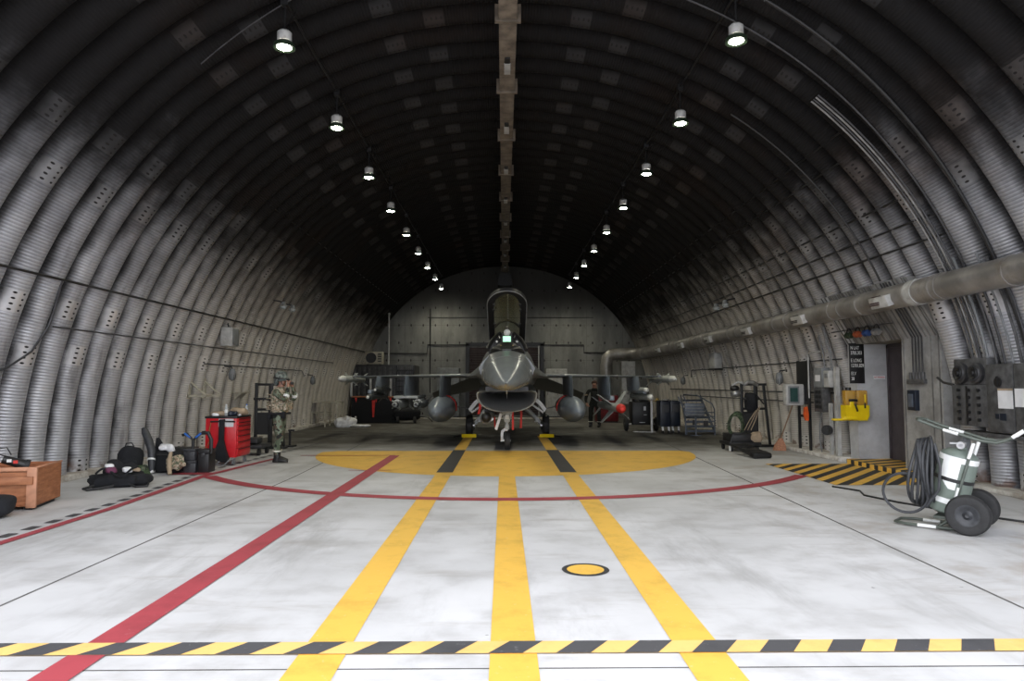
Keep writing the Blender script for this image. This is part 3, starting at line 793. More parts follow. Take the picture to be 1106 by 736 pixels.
for s in (-1, 1):
    y = 9.45
    m = M().cyl((s*.42, y-.1, 1.08), (s*1.02, y, .40), .075, .06).cyl((s*.98, y, .44), (s*1.18, y, .33), .05)
    m.cyl((s*.45, y-.9, 1.02), (s*.9, y-.05, .52), .045).cyl((s*.35, y+.35, 1.0), (s*.95, y+.05, .45), .03)
    m.bc((s*.9, y-.06, .52), (.13, .12, .16), .02)
    m.tube([(s*.6, y-.12, .95), (s*.75, y-.16, .72), (s*.95, y-.12, .40)], .014, 6)
    m = m.go('main_gear_strut', 'white_gear', jet)
    t = wheel(m, s*1.19, y, .335, .215)
    M().cyl((s*1.02, y, .335), (s*1.1, y, .335), .13, n=20).go('brake_pack', 'steel', m)
    # doors hang outboard, curved
    q = []
    for i in range(7):
        a = i/6
        cx = s*(.66+.42*a**.8); z = 1.16-.36*a**1.5
        q.append([(cx, y-1.3, z), (cx+s*.07, y-1.3, z+.09), (cx+s*.07, y-.2, z+.09), (cx, y-.2, z)])
    M().loft(q).go('main_gear_door', 'white', jet, ang=60)
    M().tube([(s*.64, y-1.32, 1.06), (s*.78, y-1.32, .98), (s*1.05, y-1.34, .79)], .03, 8).go('door_brace', 'white', jet)
# pylons
def pylon(x, y0, y1, z0, z1, w, m='jet_tank', name='pylon'):
    def pr(y0, y1, z): return [(x+w*c, y, z) for c, y in ((0, y0), (.5, y0+.18), (.5, y1-.4), (0, y1), (-.5, y1-.4), (-.5, y0+.18))]
    return M().loft([pr(y0+.25, y1, z1), pr(y0+.05, y1-.1, (z0+z1)/2), pr(y0, y1-.2, z0)]).go(name, m, jet, ang=35)
for s in (-1, 1):
    pylon(s*1.8-(.06 if s < 0 else 0), 6.9, 10.4, 1.22, 1.86, .085)
    pylon(s*3.02, 8.1, 11.0, 1.28, 1.86, .13)
    pylon(s*3.98, 8.6, 11.0, 1.42, 1.86, .11)
M().bc((-3.0, 9.2, 1.24), (.72, 2.0, .08), .02).bc((-3.3, 9.2, 1.17), (.08, 1.4, .14), .02).bc((-2.7, 9.2, 1.17), (.08, 1.4, .14), .02).go('twin_rack', 'missile', jet)
M().bc((3.02, 8.9, 1.22), (.12, 2.4, .14), .02).go('launch_rail', 'jet_tank', jet)
for s in (-1, 1): M().bc((s*4.02, 9.1, 1.40), (.1, 2.3, .12), .02).go('launch_rail', 'jet_tank', jet)
# static dischargers / tip light dots
for s in (-1, 1): M().ball((s*3.35, 8.9, 1.885), .025).go('leading_edge_light', 'missile_white', jet)
# streamers on gear
def streamer(name, label, pts, w, obj_=True):
    q = M(); P = [Vector(p) for p in pts]
    a = [q.b.verts.new(p+Vector((-w/2, 0, 0))) for p in P]; b = [q.b.verts.new(p+Vector((w/2, .004, 0))) for p in P]
    a2 = [q.b.verts.new(v.co+Vector((0, .006, 0))) for v in a]; b2 = [q.b.verts.new(v.co+Vector((0, .006, 0))) for v in b]
    for i in range(len(P)-1):
        for A, B in ((a, b), (b2, a2), (b, b2), (a2, a)): q.b.faces.new((A[i], B[i], B[i+1], A[i+1]))
    q.b.faces.new((a[0], b[0], b2[0], a2[0])); q.b.faces.new((a[-1], b[-1], b2[-1], a2[-1]))
    o = q.go(name, 'red_tag'); o['label'] = label; o['category'] = 'streamer'; o['group'] = 'red warning streamers'; return o
X, Y = XC+.03, 12.0
streamer('red_streamer', 'red streamer hanging just right of the nose wheel strut', [(X+.13, Y+5.0, .95), (X+.14, Y+4.98, .75), (X+.14, Y+5, .49)], .05)
streamer('red_streamer', 'red streamer farther right, between nose wheel and right main gear', [(X+.38, Y+6.4, 1.0), (X+.385, Y+6.38, .8), (X+.37, Y+6.4, .44)], .06)
streamer('red_streamer', 'red streamer hanging above the dark pod left of the intake', [(X-.66, Y+5.0, 1.18), (X-.68, Y+4.98, 1.0), (X-.71, Y+5, .88)], .06)
streamer('red_streamer', 'thin red streamer behind the white nose gear door', [(X-.32, Y+5.3, .8), (X-.31, Y+5.28, .6), (X-.29, Y+5.3, .5)], .04)

# targeting pod under the left of the intake
t = thing('targeting_pod', 'dark sensor pod slung left of the air intake', 'pod', (XS-.55, 12, .82))
M().cyl((0, 4.75, 0), (0, 7.0, 0), .17, n=24).cyl((0, 4.6, 0), (0, 4.76, 0), .13, .17, 24).go('body', 'box_grey', t)
M().ball((0, 4.62, 0), .13, (1, .8, 1)).go('sensor_ball', 'black', t)
M().bc((0, 5.6, .22), (.1, 1.4, .2), .02).go('pylon', 'grey_dark', t)
M().cyl((.13, 4.66, -.05), (.13, 4.9, -.05), .04, n=12).go('sensor_window', 'steel', t)

# drop tanks
def tank(s, label):
    t = thing('drop_tank', label, 'fuel tank', (XS+s*1.8-(.08 if s < 0 else 0), 12, .90), group='drop tanks under the wings')
    L = 5.6; pr = []
    for i in range(25):
        u = i/24
        r = .365*(math.sin(PI*min(u/.36, 1)/2)**.62 if u < .36 else (1-((u-.36)/.64)**2.6)**.75 if u < 1 else 0)
        pr.append((r, L*u))
    b = M().lathe(pr, (0, 5.5, 0), (0, 1, .012), 40).go('tank_body', 'jet_tank', t, ang=70)
    for k in (-1, 1):
        M().loft([[(k*.2, 10.0, 0), (k*.2, 10.7, 0), (k*.2, 10.7, .01), (k*.2, 10.0, .01)], [(k*.62, 10.5, -.1), (k*.62, 10.8, -.1), (k*.62, 10.8, -.09), (k*.62, 10.5, -.09)]]).go('tail_fin', 'jet_tank', t)
    # red strap
    st = []
    for i in range(13):
        a = math.radians(100 if s < 0 else 80)-s*math.radians(-1*0) 
        a = (PI/2 - PI*.0) + (-1 if s < 0 else 1)*(0.25+i/12*1.55)
        st.append((.378*math.cos(a), 8.0 if i else 7.9, .378*math.sin(a)+.03))
    M().tube(st, .014, 6).go('red_strap', 'red_tag', t)
    return t
tank(-1, 'blue-grey teardrop fuel tank under the left wing'); tank(1, 'blue-grey teardrop fuel tank under the right wing')

# missiles
def missile(label, loc, L, r, nose, fins, m='missile', group=None, yaw=0, pitch=0, name='missile', nm='missile_white', cat='missile', tip=0):
    t = thing(name, label, cat, loc, group=group); t.rotation_euler = (pitch, 0, yaw)
    M().cyl((0, nose, 0), (0, L, 0), r, n=24).go('body', m, t)
    M().lathe([(r*.02, 0), (r*.35, nose*.07), (r*.6, nose*.22), (r*.82, nose*.48), (r*.95, nose*.75), (r, nose), (0, nose)], (0, 0, 0), (0, 1, 0), 24).go('nose_cone', nm, t, ang=60)
    if tip: M().ball((0, .02, 0), tip, (1, 1.6, 1)).go('seeker_tip', 'missile_white', t)
    for (y, c, sp, sw, a0) in fins:
        for k in range(4):
            a = a0+k*PI/2; d = Vector((math.cos(a), 0, math.sin(a))); n_ = Vector((-math.sin(a), 0, math.cos(a)))*.008
            A = [d*r*.9+Vector((0, y, 0)), d*r*.9+Vector((0, y+c, 0)), d*sp+Vector((0, y+c, 0)), d*sp+Vector((0, y+sw, 0))]
            M().loft([[p+n_ for p in A], [p-n_ for p in A]]).go('fin', m, t)
    return t
for s, w in ((-1, 'left'), (1, 'right')):
    missile('slim grey missile with white nose on the %s wing tip' % w, (XS+s*4.95, 20.1, 1.78), 3.3, .105, .45, [(1.3, .35, .27, .26, PI/4), (2.85, .3, .3, .2, PI/4)], group='wing tip missiles', pitch=.0)
# paired missiles under the outer pylons
missile('lower of two white-nosed missiles under the right outer pylon', (XS+4.12, 19.6, 1.24), 3.0, .09, .2, [(2.5, .4, .26, .25, PI/4)], group='outer pylon missiles, right')
missile('upper, slimmer missile above its white-nosed neighbour under the right outer pylon', (XS+4.02, 19.7, 1.45), 2.6, .075, .16, [(2.1, .4, .22, .25, PI/4)], group='outer pylon missiles, right')
missile('dark missile with small white nose under the left outer pylon', (XS-3.98, 19.4, 1.25), 3.0, .085, .2, [(2.5, .4, .28, .25, PI/4)], m='jet_dark', nm='jet_dark', tip=.045, group='outer pylon missiles, left')
missile('small upper missile with pale tip under the left outer pylon', (XS-3.85, 19.8, 1.45), 2.4, .07, .15, [(.7, .5, .2, .3, PI/4)], m='jet_dark', nm='jet_dark', tip=.04, group='outer pylon missiles, left')
# large winged missile with red nose cover
h = missile('large missile with red nose cover and four broad fins under the right wing', (XS+3.05, 18.3, .96), 4.0, .122, .36, [(.95, .75, .58, .45, PI/4+.12), (3.5, .4, .42, .2, PI/4+.12)], nm='missile')
cv = M().lathe([(.01, -.04), (.06, -.03), (.108, .05), (.125, .18), (.128, .30), (.10, .30)], (0, 0, 0), (0, 1, 0), 24).go('nose_cover', 'red_tag', h)
# two guided bombs
for x, w in ((-3.27, 'outer'), (-2.66, 'inner')):
    t = thing('guided_bomb', '%s grey guided bomb with white bands under the left wing' % w, 'bomb', (XS+x, 19.75, 1.03), group='bombs under the left wing')
    M().lathe([(.01, .0), (.05, .0), (.075, .04), (.08, .3), (.13, .7), (.15, 1.1), (.15, 1.8), (.11, 2.4), (.08, 2.5)], (0, 0, 0), (0, 1, 0), 24).go('body', 'missile' , t)
    M().cyl((0, -.02, 0), (0, .02, 0), .04, n=16).go('seeker', 'black', t)
    M().lathe([(.085, .0), (.10, .02), (.10, .12), (.085, .14)], (0, .06, 0), (0, 1, 0), 24).go('seeker_ring', 'grey_dark', t)
    for k in range(4):
        a = PI/4+k*PI/2; d = Vector((math.cos(a), 0, math.sin(a))); n_ = Vector((-math.sin(a), 0, math.cos(a)))*.008
        for (y, c, sp) in ((.15, .25, .17), (2.2, .4, .32)):
            A = [d*.06+Vector((0, y, 0)), d*.06+Vector((0, y+c, 0)), d*sp+Vector((0, y+c, 0)), d*sp+Vector((0, y+c*.4, 0))]
            M().loft([[p+n_ for p in A], [p-n_ for p in A]]).go('fin', 'missile', t)
    M().tube([(.13*math.cos(a), .5, .13*math.sin(a)+.0) for a in [PI*.15+PI*.7*i/8 for i in range(9)]], .014, 6).go('white_band', 'missile_white', t)

# wheel chocks
for x, w in ((-1.19, 'left'), (1.19, 'right')):
    t = thing('wheel_chock', 'yellow wheel chock in front of the %s main wheel' % w, 'chock', (XS+x, 21.02, 0), group='wheel chocks')
    M().prism([(-.07, 0), (.08, 0), (.06, .09), (-.01, .1)], -.22, .22, 'x').go('chock_block', 'yellow', t)
    M().tube([(-.24 if x < 0 else .24, 0, .05), (-.45 if x < 0 else .45, -.1, .02)], .012, 6).go('rope', 'black', t)
from mathutils import noise as mnoise
def blob(q, c, d, e=.5, amp=.03, sc=5., rz=0., rx=0., ry=0., nu=28, nv=16, flat_bottom=False, seed=0):
    """soft rounded volume: superellipsoid with gentle folds"""
    mt = Matrix.Translation(c) @ Euler((rx, ry, rz)).to_matrix().to_4x4(); rows = []
    def sp(v): return math.copysign(abs(v)**e, v)
    for j in range(nv+1):
        ph = -PI/2+PI*j/nv; row = []
        for i in range(nu):
            th = 2*PI*i/nu
            p = Vector((sp(math.cos(ph))*sp(math.cos(th))*d[0]/2, sp(math.cos(ph))*sp(math.sin(th))*d[1]/2, sp(math.sin(ph))*d[2]/2))
            nz = mnoise.noise(p*sc+Vector((seed*3.1, seed*1.7, seed))); p += p.normalized()*nz*amp*2
            p = mt @ p
            row.append(p)
        rows.append(row)
    R = [q.ring(r) for r in rows]
    for a, b in zip(R, R[1:]): q.skin(a, b)
    bmesh.ops.remove_doubles(q.b, verts=R[0]+R[-1], dist=1e-4)
    return q

# ============ people ============
def grow(name, verts, edges, root, matfn, mats, parent, sub=2):
    me = bpy.data.meshes.new(name)
    names = list(verts); ix = {k: i for i, k in enumerate(names)}
    me.from_pydata([verts[k][0] for k in names], [(ix[a], ix[b]) for a, b in edges], [])
    o = bpy.data.objects.new(name, me); C.objects.link(o)
    sk = o.modifiers.new('s', 'SKIN'); sk.use_smooth_shade = True
    if not me.skin_vertices:
        bm_ = bmesh.new(); bm_.from_mesh(me); bm_.verts.layers.skin.verify(); bm_.to_mesh(me); bm_.free()
    for i, k in enumerate(names):
        r = verts[k][1]; me.skin_vertices[0].data[i].radius = (r, r) if not isinstance(r, tuple) else r
        me.skin_vertices[0].data[i].use_root = (k == root)
    ss = o.modifiers.new('u', 'SUBSURF'); ss.levels = sub; ss.render_levels = sub
    dg = bpy.context.evaluated_depsgraph_get(); dg.update()
    m2 = bpy.data.meshes.new_from_object(o.evaluated_get(dg)); bpy.data.objects.remove(o)
    m2.materials.clear()
    for m in mats: m2.materials.append(MT[m])
    for p in m2.polygons: p.material_index = matfn(p.center); p.use_smooth = True
    o = bpy.data.objects.new(name, m2); C.objects.link(o); o.parent = parent
    return o
def hand(V, E, nm, wrist, palm, fdir, side, up, curl):
    """five unequal fingers rooted in the palm; fdir finger direction, side across the palm, curl direction"""
    f = Vector(fdir).normalized(); s_ = Vector(side).normalized(); c = Vector(curl).normalized(); P = Vector(palm)
    V[nm+'palm'] = (tuple(P), (.036, .022)); E.append((wrist, nm+'palm'))
    for k, (o, L) in enumerate(((-.030, .070), (-.010, .082), (.011, .078), (.030, .060))):
        a = P+f*.035+s_*o; b = a+f*L*.5+c*.008; d = a+f*L*.72+c*L*.5
        for t, (p, r) in enumerate(((a, .0105), (b, .0095), (d, .008))): V['%sf%d%d' % (nm, k, t)] = (tuple(p), r)
        E += [(nm+'palm', '%sf%d0' % (nm, k)), ('%sf%d0' % (nm, k), '%sf%d1' % (nm, k)), ('%sf%d1' % (nm, k), '%sf%d2' % (nm, k))]
    a = P-s_*.045-f*.005; b = a+f*.04-s_*.012+c*.02
    V[nm+'t0'] = (tuple(a), .012); V[nm+'t1'] = (tuple(b), .010)
    E += [(nm+'palm', nm+'t0'), (nm+'t0', nm+'t1')]

# the soldier by the tool cart: profile to the right (+x), both hands raised to the face
t = thing('person', 'person in woodland camouflage, helmet and tan vest, hands raised to face', 'person', (-4.66, 14.3, 0), math.radians(-8))
V = {}; E = []
def J(k, p, r, par=None):
    V[k] = (p, r)
    if par: E.append((par, k))
J('pelvis', (0, 0, .97), (.13, .155)); J('waist', (.01, 0, 1.12), (.12, .15), 'pelvis'); J('chest', (.0, 0, 1.34), (.135, .175), 'waist'); J('upper', (-.005, 0, 1.46), (.10, .12), 'chest')
J('neck', (.02, 0, 1.56), .058, 'upper'); J('jaw', (.05, 0, 1.63), (.072, .066), 'neck'); J('head', (.045, 0, 1.71), (.092, .078), 'jaw'); J('crown', (.03, 0, 1.79), (.075, .065), 'head')
J('nose', (.142, 0, 1.675), .012, 'head')
for s, n_ in ((-1, 'r'), (1, 'l')):
    fx = .05 if s < 0 else -.06
    J(n_+'hip', (.0, s*.10, .90), .108, 'pelvis'); J(n_+'thigh', (.02+fx*.4, s*.11, .72), .107, n_+'hip'); J(n_+'knee', (.03+fx, s*.12, .51), .086, n_+'thigh')
    J(n_+'calf', (-.01+fx, s*.12, .36), .09, n_+'knee'); J(n_+'shin', (-.02+fx, s*.12, .22), .078, n_+'calf'); J(n_+'ankle', (-.02+fx, s*.12, .10), .048, n_+'shin'); J(n_+'foot', (.10+fx, s*.125, .05), .042, n_+'ankle')
    J(n_+'sho', (.0, s*.185, 1.45), .072, 'upper'); J(n_+'arm', (.10, s*.225, 1.37), .062, n_+'sho'); J(n_+'elb', (.22, s*.23, 1.29), .054, n_+'arm')
    J(n_+'fore', (.245, s*.17, 1.42), .050, n_+'elb'); J(n_+'wri', (.235, s*.10, 1.56), .033, n_+'fore')
    hand(V, E, n_, n_+'wri', (.215, s*.075, 1.61), (-.25, -s*.2, .9), (.2*s, 1, .0) if s > 0 else (.2, -1, 0), None, (-.8, -s*.3, .2))
def mf(c):
    if c.z > 1.555: return 1
    return 0
body = grow('body', V, E, 'pelvis', mf, ['camo', 'skin'], t)
# helmet, goggles, vest, boots, bands
M().lathe([(.0, .185), (.06, .178), (.11, .14), (.135, .08), (.14, .02), (.145, -.02), (.15, -.035), (.14, -.035), (.13, 0), (0, .0)], (.03, 0, 1.71), (-.12, 0, 1), 28).bc((.15, 0, 1.70), (.07, .18, .015), .006, ry=.25).bc((-.06, 0, 1.66), (.08, .2, .12), .03).go('helmet', 'camo_helmet', t)
M().tube([(.145*math.cos(a)+.03, .145*math.sin(a), 1.735-.02*math.cos(a)) for a in [2*PI*i/24 for i in range(24)]], .016, 8, closed=True).bc((.165, 0, 1.70), (.04, .15, .055), .015).go('goggles', 'black', t)
M().tube([(.05, -.085, 1.70), (.09, -.07, 1.61), (.10, 0, 1.585), (.09, .07, 1.61), (.05, .085, 1.70)], .008, 6).go('chin_strap', 'black', t)
vr = []
for z, hx, hy, cx in [(1.02, .155, .20, .01), (1.10, .165, .205, .01), (1.25, .165, .205, .005), (1.36, .165, .2, .0), (1.46, .14, .16, -.005), (1.52, .11, .13, .0), (1.55, .09, .11, .0)]:
    vr.append([(cx+hx*math.copysign(abs(math.cos(a))**.8, math.cos(a)), hy*math.copysign(abs(math.sin(a))**.8, math.sin(a)), z) for a in [2*PI*i/32 for i in range(32)]])
vest = M().loft(vr).go('vest', 'camo_tan', t, ang=60)
q = M()
for y in (-.12, 0, .12):
    q.bc((.19, y, 1.16), (.07, .095, .15), .015); q.bc((-.17, y, 1.18), (.05, .1, .16), .015)
q.bc((.03, -.215, 1.14), (.16, .05, .15), .015)
q.go('pouches', 'camo_tan', vest)
q = M()
for k in range(5): q.bc((-.01, -.005, 1.10+.075*k), (.345 if k < 4 else .31, .425 if k < 4 else .38, .018), .004)
q.go('webbing', 'camo_tan', vest)
M().bc((.01, 0, 1.01), (.32, .42, .05), .02).bc((.15, -.12, .98), (.08, .1, .14), .02).bc((-.14, -.14, .95), (.07, .1, .12), .02).go('belt', 'black_cloth', t)
for s, fx in ((-1, .05), (1, -.06)):
    y = s*.12
    b = M()
    b.loft([[(-.02+fx+hx*math.cos(a)+.0, y+hy*math.sin(a), z) for a in [2*PI*i/20 for i in range(20)]] for z, hx, hy in ((.04, .075, .055), (.12, .068, .056), (.22, .07, .062))])
    b.loft([[(x+fx, y+w*math.cos(a), .012+max(0, h*(math.sin(a)*.5+.5))) for a in [2*PI*i/16 for i in range(16)]] for x, w, h in ((-.105, .03, .06), (-.08, .046, .09), (.0, .05, .12), (.08, .052, .10), (.15, .05, .075), (.20, .035, .055), (.215, .012, .03))])
    b.go('boot', 'black', t)
    M().tube([(-.02+fx+.078*math.cos(a), y+.07*math.sin(a), .245) for a in [2*PI*i/20 for i in range(20)]], .017, 8, closed=True).go('ankle_band', 'hiviz', t)
    A, B = Vector((.10, s*.225, 1.37)), Vector((.22, s*.23, 1.29))
    P = Vector((.238, s*.195, 1.37)); D = Vector((.025, -s*.06, .13)).normalized()
    M().cyl(P-D*.02, P+D*.03, .062, n=20).go('arm_band', 'missile_white', t)
# the device held to the eyes
tag(M().bc((-4.66+.26, 14.27, 1.635), (.05, .10, .06), .012).go('camera', 'black'), 'small dark camera held up by the person in camouflage', 'camera')

# second person, dark coverall with pale bands, behind the right wing tank
t = thing('person', 'person in a dark coverall standing behind the red-nosed missile', 'person', (3.45, 25.9, 0), math.radians(-105)); t.scale = (1.2, 1.2, 1)
V = {}; E = []
J('pelvis', (0, 0, .93), (.12, .15)); J('waist', (.01, 0, 1.07), (.12, .145), 'pelvis'); J('chest', (.02, 0, 1.27), (.14, .18), 'waist'); J('upper', (0, 0, 1.39), (.10, .12), 'chest')
J('neck', (.01, 0, 1.48), .06, 'upper'); J('jaw', (.05, 0, 1.55), (.07, .065), 'neck'); J('head', (.04, 0, 1.63), (.095, .08), 'jaw'); J('crown', (.02, 0, 1.71), (.07, .065), 'head'); J('nose', (.142, 0, 1.6), .012, 'head')
for s, n_ in ((-1, 'r'), (1, 'l')):
    fx = .03*s
    J(n_+'hip', (.0, s*.10, .87), .1, 'pelvis'); J(n_+'thigh', (.01+fx*.4, s*.12, .69), .09, n_+'hip'); J(n_+'knee', (.03+fx, s*.13, .49), .068, n_+'thigh')
    J(n_+'calf', (-.01+fx, s*.135, .34), .074, n_+'knee'); J(n_+'shin', (-.02+fx, s*.14, .2), .062, n_+'calf'); J(n_+'ankle', (-.02+fx, s*.14, .10), .047, n_+'shin'); J(n_+'foot', (.10+fx, s*.15, .05), .042, n_+'ankle')
    J(n_+'sho', (.0, s*.19, 1.38), .07, 'upper'); J(n_+'arm', (.0, s*.25, 1.22), .058, n_+'sho'); J(n_+'elb', (.0, s*.28, 1.08), .052, n_+'arm')
    J(n_+'fore', (.08, s*.27, .98), .046, n_+'elb'); J(n_+'wri', (.15, s*.22, .90), .032, n_+'fore')
    hand(V, E, n_, n_+'wri', (.19, s*.20, .86), (.5, -s*.2, -.6), (.1, -s, .1), None, (-.2, -s*.7, -.2))
def mf2(c):
    if c.z > 1.475: return 1
    if c.x > .165 and c.z < .93 and c.z > .6: return 1
    return 0
MT['coverall'] = mat('dark_coverall', (.016, .018, .016), .85, bump=.3)
MT['hair'] = mat('brown_hair', (.06, .03, .02), .8)
grow('body', V, E, 'pelvis', mf2, ['coverall', 'skin'], t)
M().ball((.01, 0, 1.675), .105, (1, .92, .95)).go('hair', 'hair', t)
for s in (-1, 1):
    y = s*.14; fx = .03*s
    b = M().loft([[(-.02+fx+hx*math.cos(a), y+hy*math.sin(a), z) for a in [2*PI*i/20 for i in range(20)]] for z, hx, hy in ((.04, .075, .055), (.12, .066, .056), (.18, .068, .06))])
    b.loft([[(x+fx, y+w*math.cos(a), .012+max(0, h*(math.sin(a)*.5+.5))) for a in [2*PI*i/16 for i in range(16)]] for x, w, h in ((-.105, .03, .06), (-.08, .046, .09), (.0, .05, .12), (.08, .052, .10), (.15, .05, .075), (.20, .035, .055), (.215, .012, .03))])
    b.go('boot', 'black', t)
    M().tube([(-.02+fx+.075*math.cos(a), y+.068*math.sin(a), .215) for a in [2*PI*i/20 for i in range(20)]], .012, 8, closed=True).go('ankle_band', 'hiviz', t)
    P = Vector((.0, s*.255, 1.2)); M().cyl(P, P+Vector((0, s*.01, .05)), .066, n=20).go('arm_band', 'tan', t)
M().bc((.10, 0, 1.43), (.10, .2, .05), .02).go('collar', 'coverall', t)

# ============ left side ============
# wooden crate
t = thing('wooden_crate', 'orange-brown plywood crate with framed front on the floor at left', 'crate', (-6.0, 8.93, 0), math.radians(13))
q = M().box((-.86, .0, .05), (0, .80, .06)).box((-.86, .78, .05), (0, .80, .54)).box((-.86, 0, .05), (-.84, .80, .54)).box((-.02, 0.0, .05), (0, .80, .54)).box((-.86, .02, .05), (0, .04, .48)).box((-.84, .04, .46), (-.02, .78, .475))
q.go('panels', 'wood', t)
M().box((-.10, -.02, .03), (.012, .02, .545), .004).go('corner_post', 'wood_pale', t)
M().box((-.86, -.02, .03), (-.72, .02, .545), .004).go('corner_post', 'wood_pale', t)
M().box((-.92, -.05, .33), (-.02, -.02, .43), .004).go('front_batten', 'wood', t)
M().box((-.86, -.01, .50), (0, .02, .548), .004).box((-.02, 0, .53), (.012, .80, .55), .004).go('top_rim', 'wood_pale', t)
M().box((-.8, .05, 0), (-.7, .75, .05)).go('runner', 'rubber', t)
M().box((-.15, .05, 0), (-.05, .75, .05)).go('runner', 'rubber', t)
# black torch on the crate
t = thing('hand_lamp', 'black hand lamp with a wire handle lying on the wooden crate', 'lamp', (-6.52, 9.25, .46), math.radians(30))
b = M().cyl((-.12, 0, .16), (.12, 0, .07), .055, .065).go('housing', 'black', t)
M().cyl((.12, 0, .07), (.17, 0, .055), .075, .08).go('rim', 'rubber', t)
M().tube([(-.10, 0, .20), (-.20, 0, .24), (-.16, 0, .30), (-.08, .0, .31), (-.03, 0, .21)], .008, 6).go('handle', 'black', t)
M().box((-.0, -.068, .10), (.05, -.05, .14)).go('red_button', 'red_tag', t); M().box((-.07, -.064, .12), (-.02, -.05, .16)).go('label_plate', 'tape', t)
# black bag at the left edge
t = thing('equipment_bag', 'black bag with a white tag, in front of the wooden crate', 'bag', (-6.14, 8.44, 0), math.radians(20))
blob(M(), (-.12, 0, .14), (.62, .38, .27), .55, .015, 6).go('body', 'black_cloth', t)
M().tube([(-.2, -.16, .2), (-.15, -.22, .3), (0, -.22, .3), (.06, -.16, .2)], .014, 8).go('handle', 'rubber', t)
M().bc((.02, -.19, .09), (.14, .01, .035), 0, rz=0).go('white_tag', 'tape', t)
# backpack lying open
t = thing('backpack', 'open black backpack lying on its back, purple and white items inside', 'backpack', (-6.06, 11.0, 0), math.radians(30))
b = blob(M(), (0, 0, .10), (.84, .50, .20), .6, .05, 8).go('body', 'black_cloth', t)
M().tube([(-.34+.02*i, -.2+.4*math.sin(i*.25)*.3, .24+.06*math.sin(i*.3)) for i in range(28)], .018, 6).go('flap_edge', 'black_cloth', b)
blob(M(), (.0, .17, .22), (.5, .18, .30), .8, .06, 7, rx=-.7, seed=3).go('open_flap', 'black_cloth', t)
M().tube([(-.36, -.22, .06), (-.5, -.28, .03), (-.45, -.36, .02), (-.25, -.32, .03), (-.1, -.26, .05)], .02, 6).go('strap', 'rubber', t)
M().tube([(.1, -.24, .06), (.2, -.36, .02), (.36, -.34, .02), (.38, -.2, .05)], .016, 6).go('strap', 'rubber', t)
MT['purple'] = mat('purple_cloth', (.12, .03, .07), .8)
for c, d, m_, nm, lb in (((-.14, -.08, .27), (.16, .12, .10), 'purple', 'folded_cloth', 'small purple folded cloth in the open backpack'), ((-.17, -.02, .33), (.13, .12, .07), 'white_cloth', 'folded_cloth', 'white cloth on top of the purple one in the backpack'), ((.08, -.06, .26), (.14, .10, .09), 'white_cloth', 'paper_pouch', 'white pouch at the right of the open backpack'), ((.20, -.04, .25), (.12, .08, .06), 'tan', 'small_pouch', 'small tan pouch at the edge of the open backpack')):
    cc = Matrix.Rotation(math.radians(30), 3, 'Z') @ Vector(c)
    o = blob(M(), (0, 0, 0), d, .6, .012, 12).go(nm, m_); o.location = (-6.06+cc.x, 11.0+cc.y, cc.z); o.rotation_euler = (0, 0, .5); tag(o, lb, 'pouch')
# upright backpack
t = thing('backpack', 'rounded black backpack standing upright behind the open one', 'backpack', (-6.66, 12.35, 0), math.radians(25))
blob(M(), (0, 0, .25), (.42, .30, .52), .7, .02, 5, seed=5).go('body', 'black_cloth', t)
blob(M(), (-.02, -.14, .18), (.32, .14, .28), .6, .015, 6, seed=6).go('front_pocket', 'black_cloth', t)
M().tube([(-.08, 0, .49), (-.06, 0, .56), (.02, 0, .57), (.06, 0, .5)], .012, 6).go('carry_loop', 'rubber', t)
M().box((-.15, -.17, .2), (-.12, -.15, .27)).go('zip_pull', 'tape', t)
# green pouch
t = blob(M(), (0, 0, .11), (.24, .2, .24), .7, .03, 8, seed=9).go('canvas_pouch', 'camo_green'); t.location = (-6.12, 11.75, 0); tag(t, 'small crumpled green pouch between the black bags', 'pouch')
# tall black padded tube
t = thing('padded_tube', 'tall black padded tube leaning upright beside the backpacks', 'tube', (-6.42, 12.55, 0))
M().tube([(.10, -.1, .05), (.09, -.08, .2), (.06, -.04, .42), (-.02, 0, .60), (-.10, .03, .74), (-.135, .04, .82)], [.05, .062, .068, .068, .064, .04], 16).go('sleeve', 'rubber_grey', t)
M().cyl((.08, -.08, .24), (.075, -.065, .27), .07).go('white_stripe', 'tape', t)
M().bc((.10, -.10, .05), (.09, .09, .05), .01).go('foot', 'tape', t)
# black duffel with white cloth, camo cloth hanging out
t = thing('duffel_bag', 'big black duffel bag beside the padded tube, white cloth on top', 'bag', (-6.15, 12.75, 0), math.radians(-5))
blob(M(), (0, 0, .20), (.66, .46, .40), .55, .03, 5, seed=12).go('body', 'black_cloth', t)
M().loft([[(-.3, .0, .3), (-.26, .1, .3), (-.05, .1, .3)], [(-.3, .05, .62), (-.28, .1, .62), (-.25, .1, .60)]]).go('raised_flap', 'black_cloth', t)
M().tube([(-.2, -.2, .2), (-.1, -.24, .34), (.1, -.24, .34), (.2, -.2, .2)], .015, 6).go('handle', 'rubber', t)
o = blob(M(), (0, 0, 0), (.30, .26, .14), .95, .06, 7, seed=14).go('folded_cloth', 'white_cloth'); o.location = (-6.15, 12.70, .45); tag(o, 'white cloth heaped on the big black duffel bag', 'cloth')
o = blob(M(), (0, 0, 0), (.28, .2, .24), .7, .05, 9, seed=15).go('rolled_jacket', 'camo_tan'); o.location = (-5.86, 12.42, .20); tag(o, 'tan camouflage jacket bundled at the right of the duffel bag', 'jacket')
tag(M().tube([(-5.93, 12.34, .40), (-5.92, 12.27, .27), (-5.90, 12.24, .14), (-5.87, 12.2, .03)], [.03, .04, .042, .035], 10).go('tan_strap', 'tan'), 'thick tan strap hanging over the bundled jacket', 'strap')
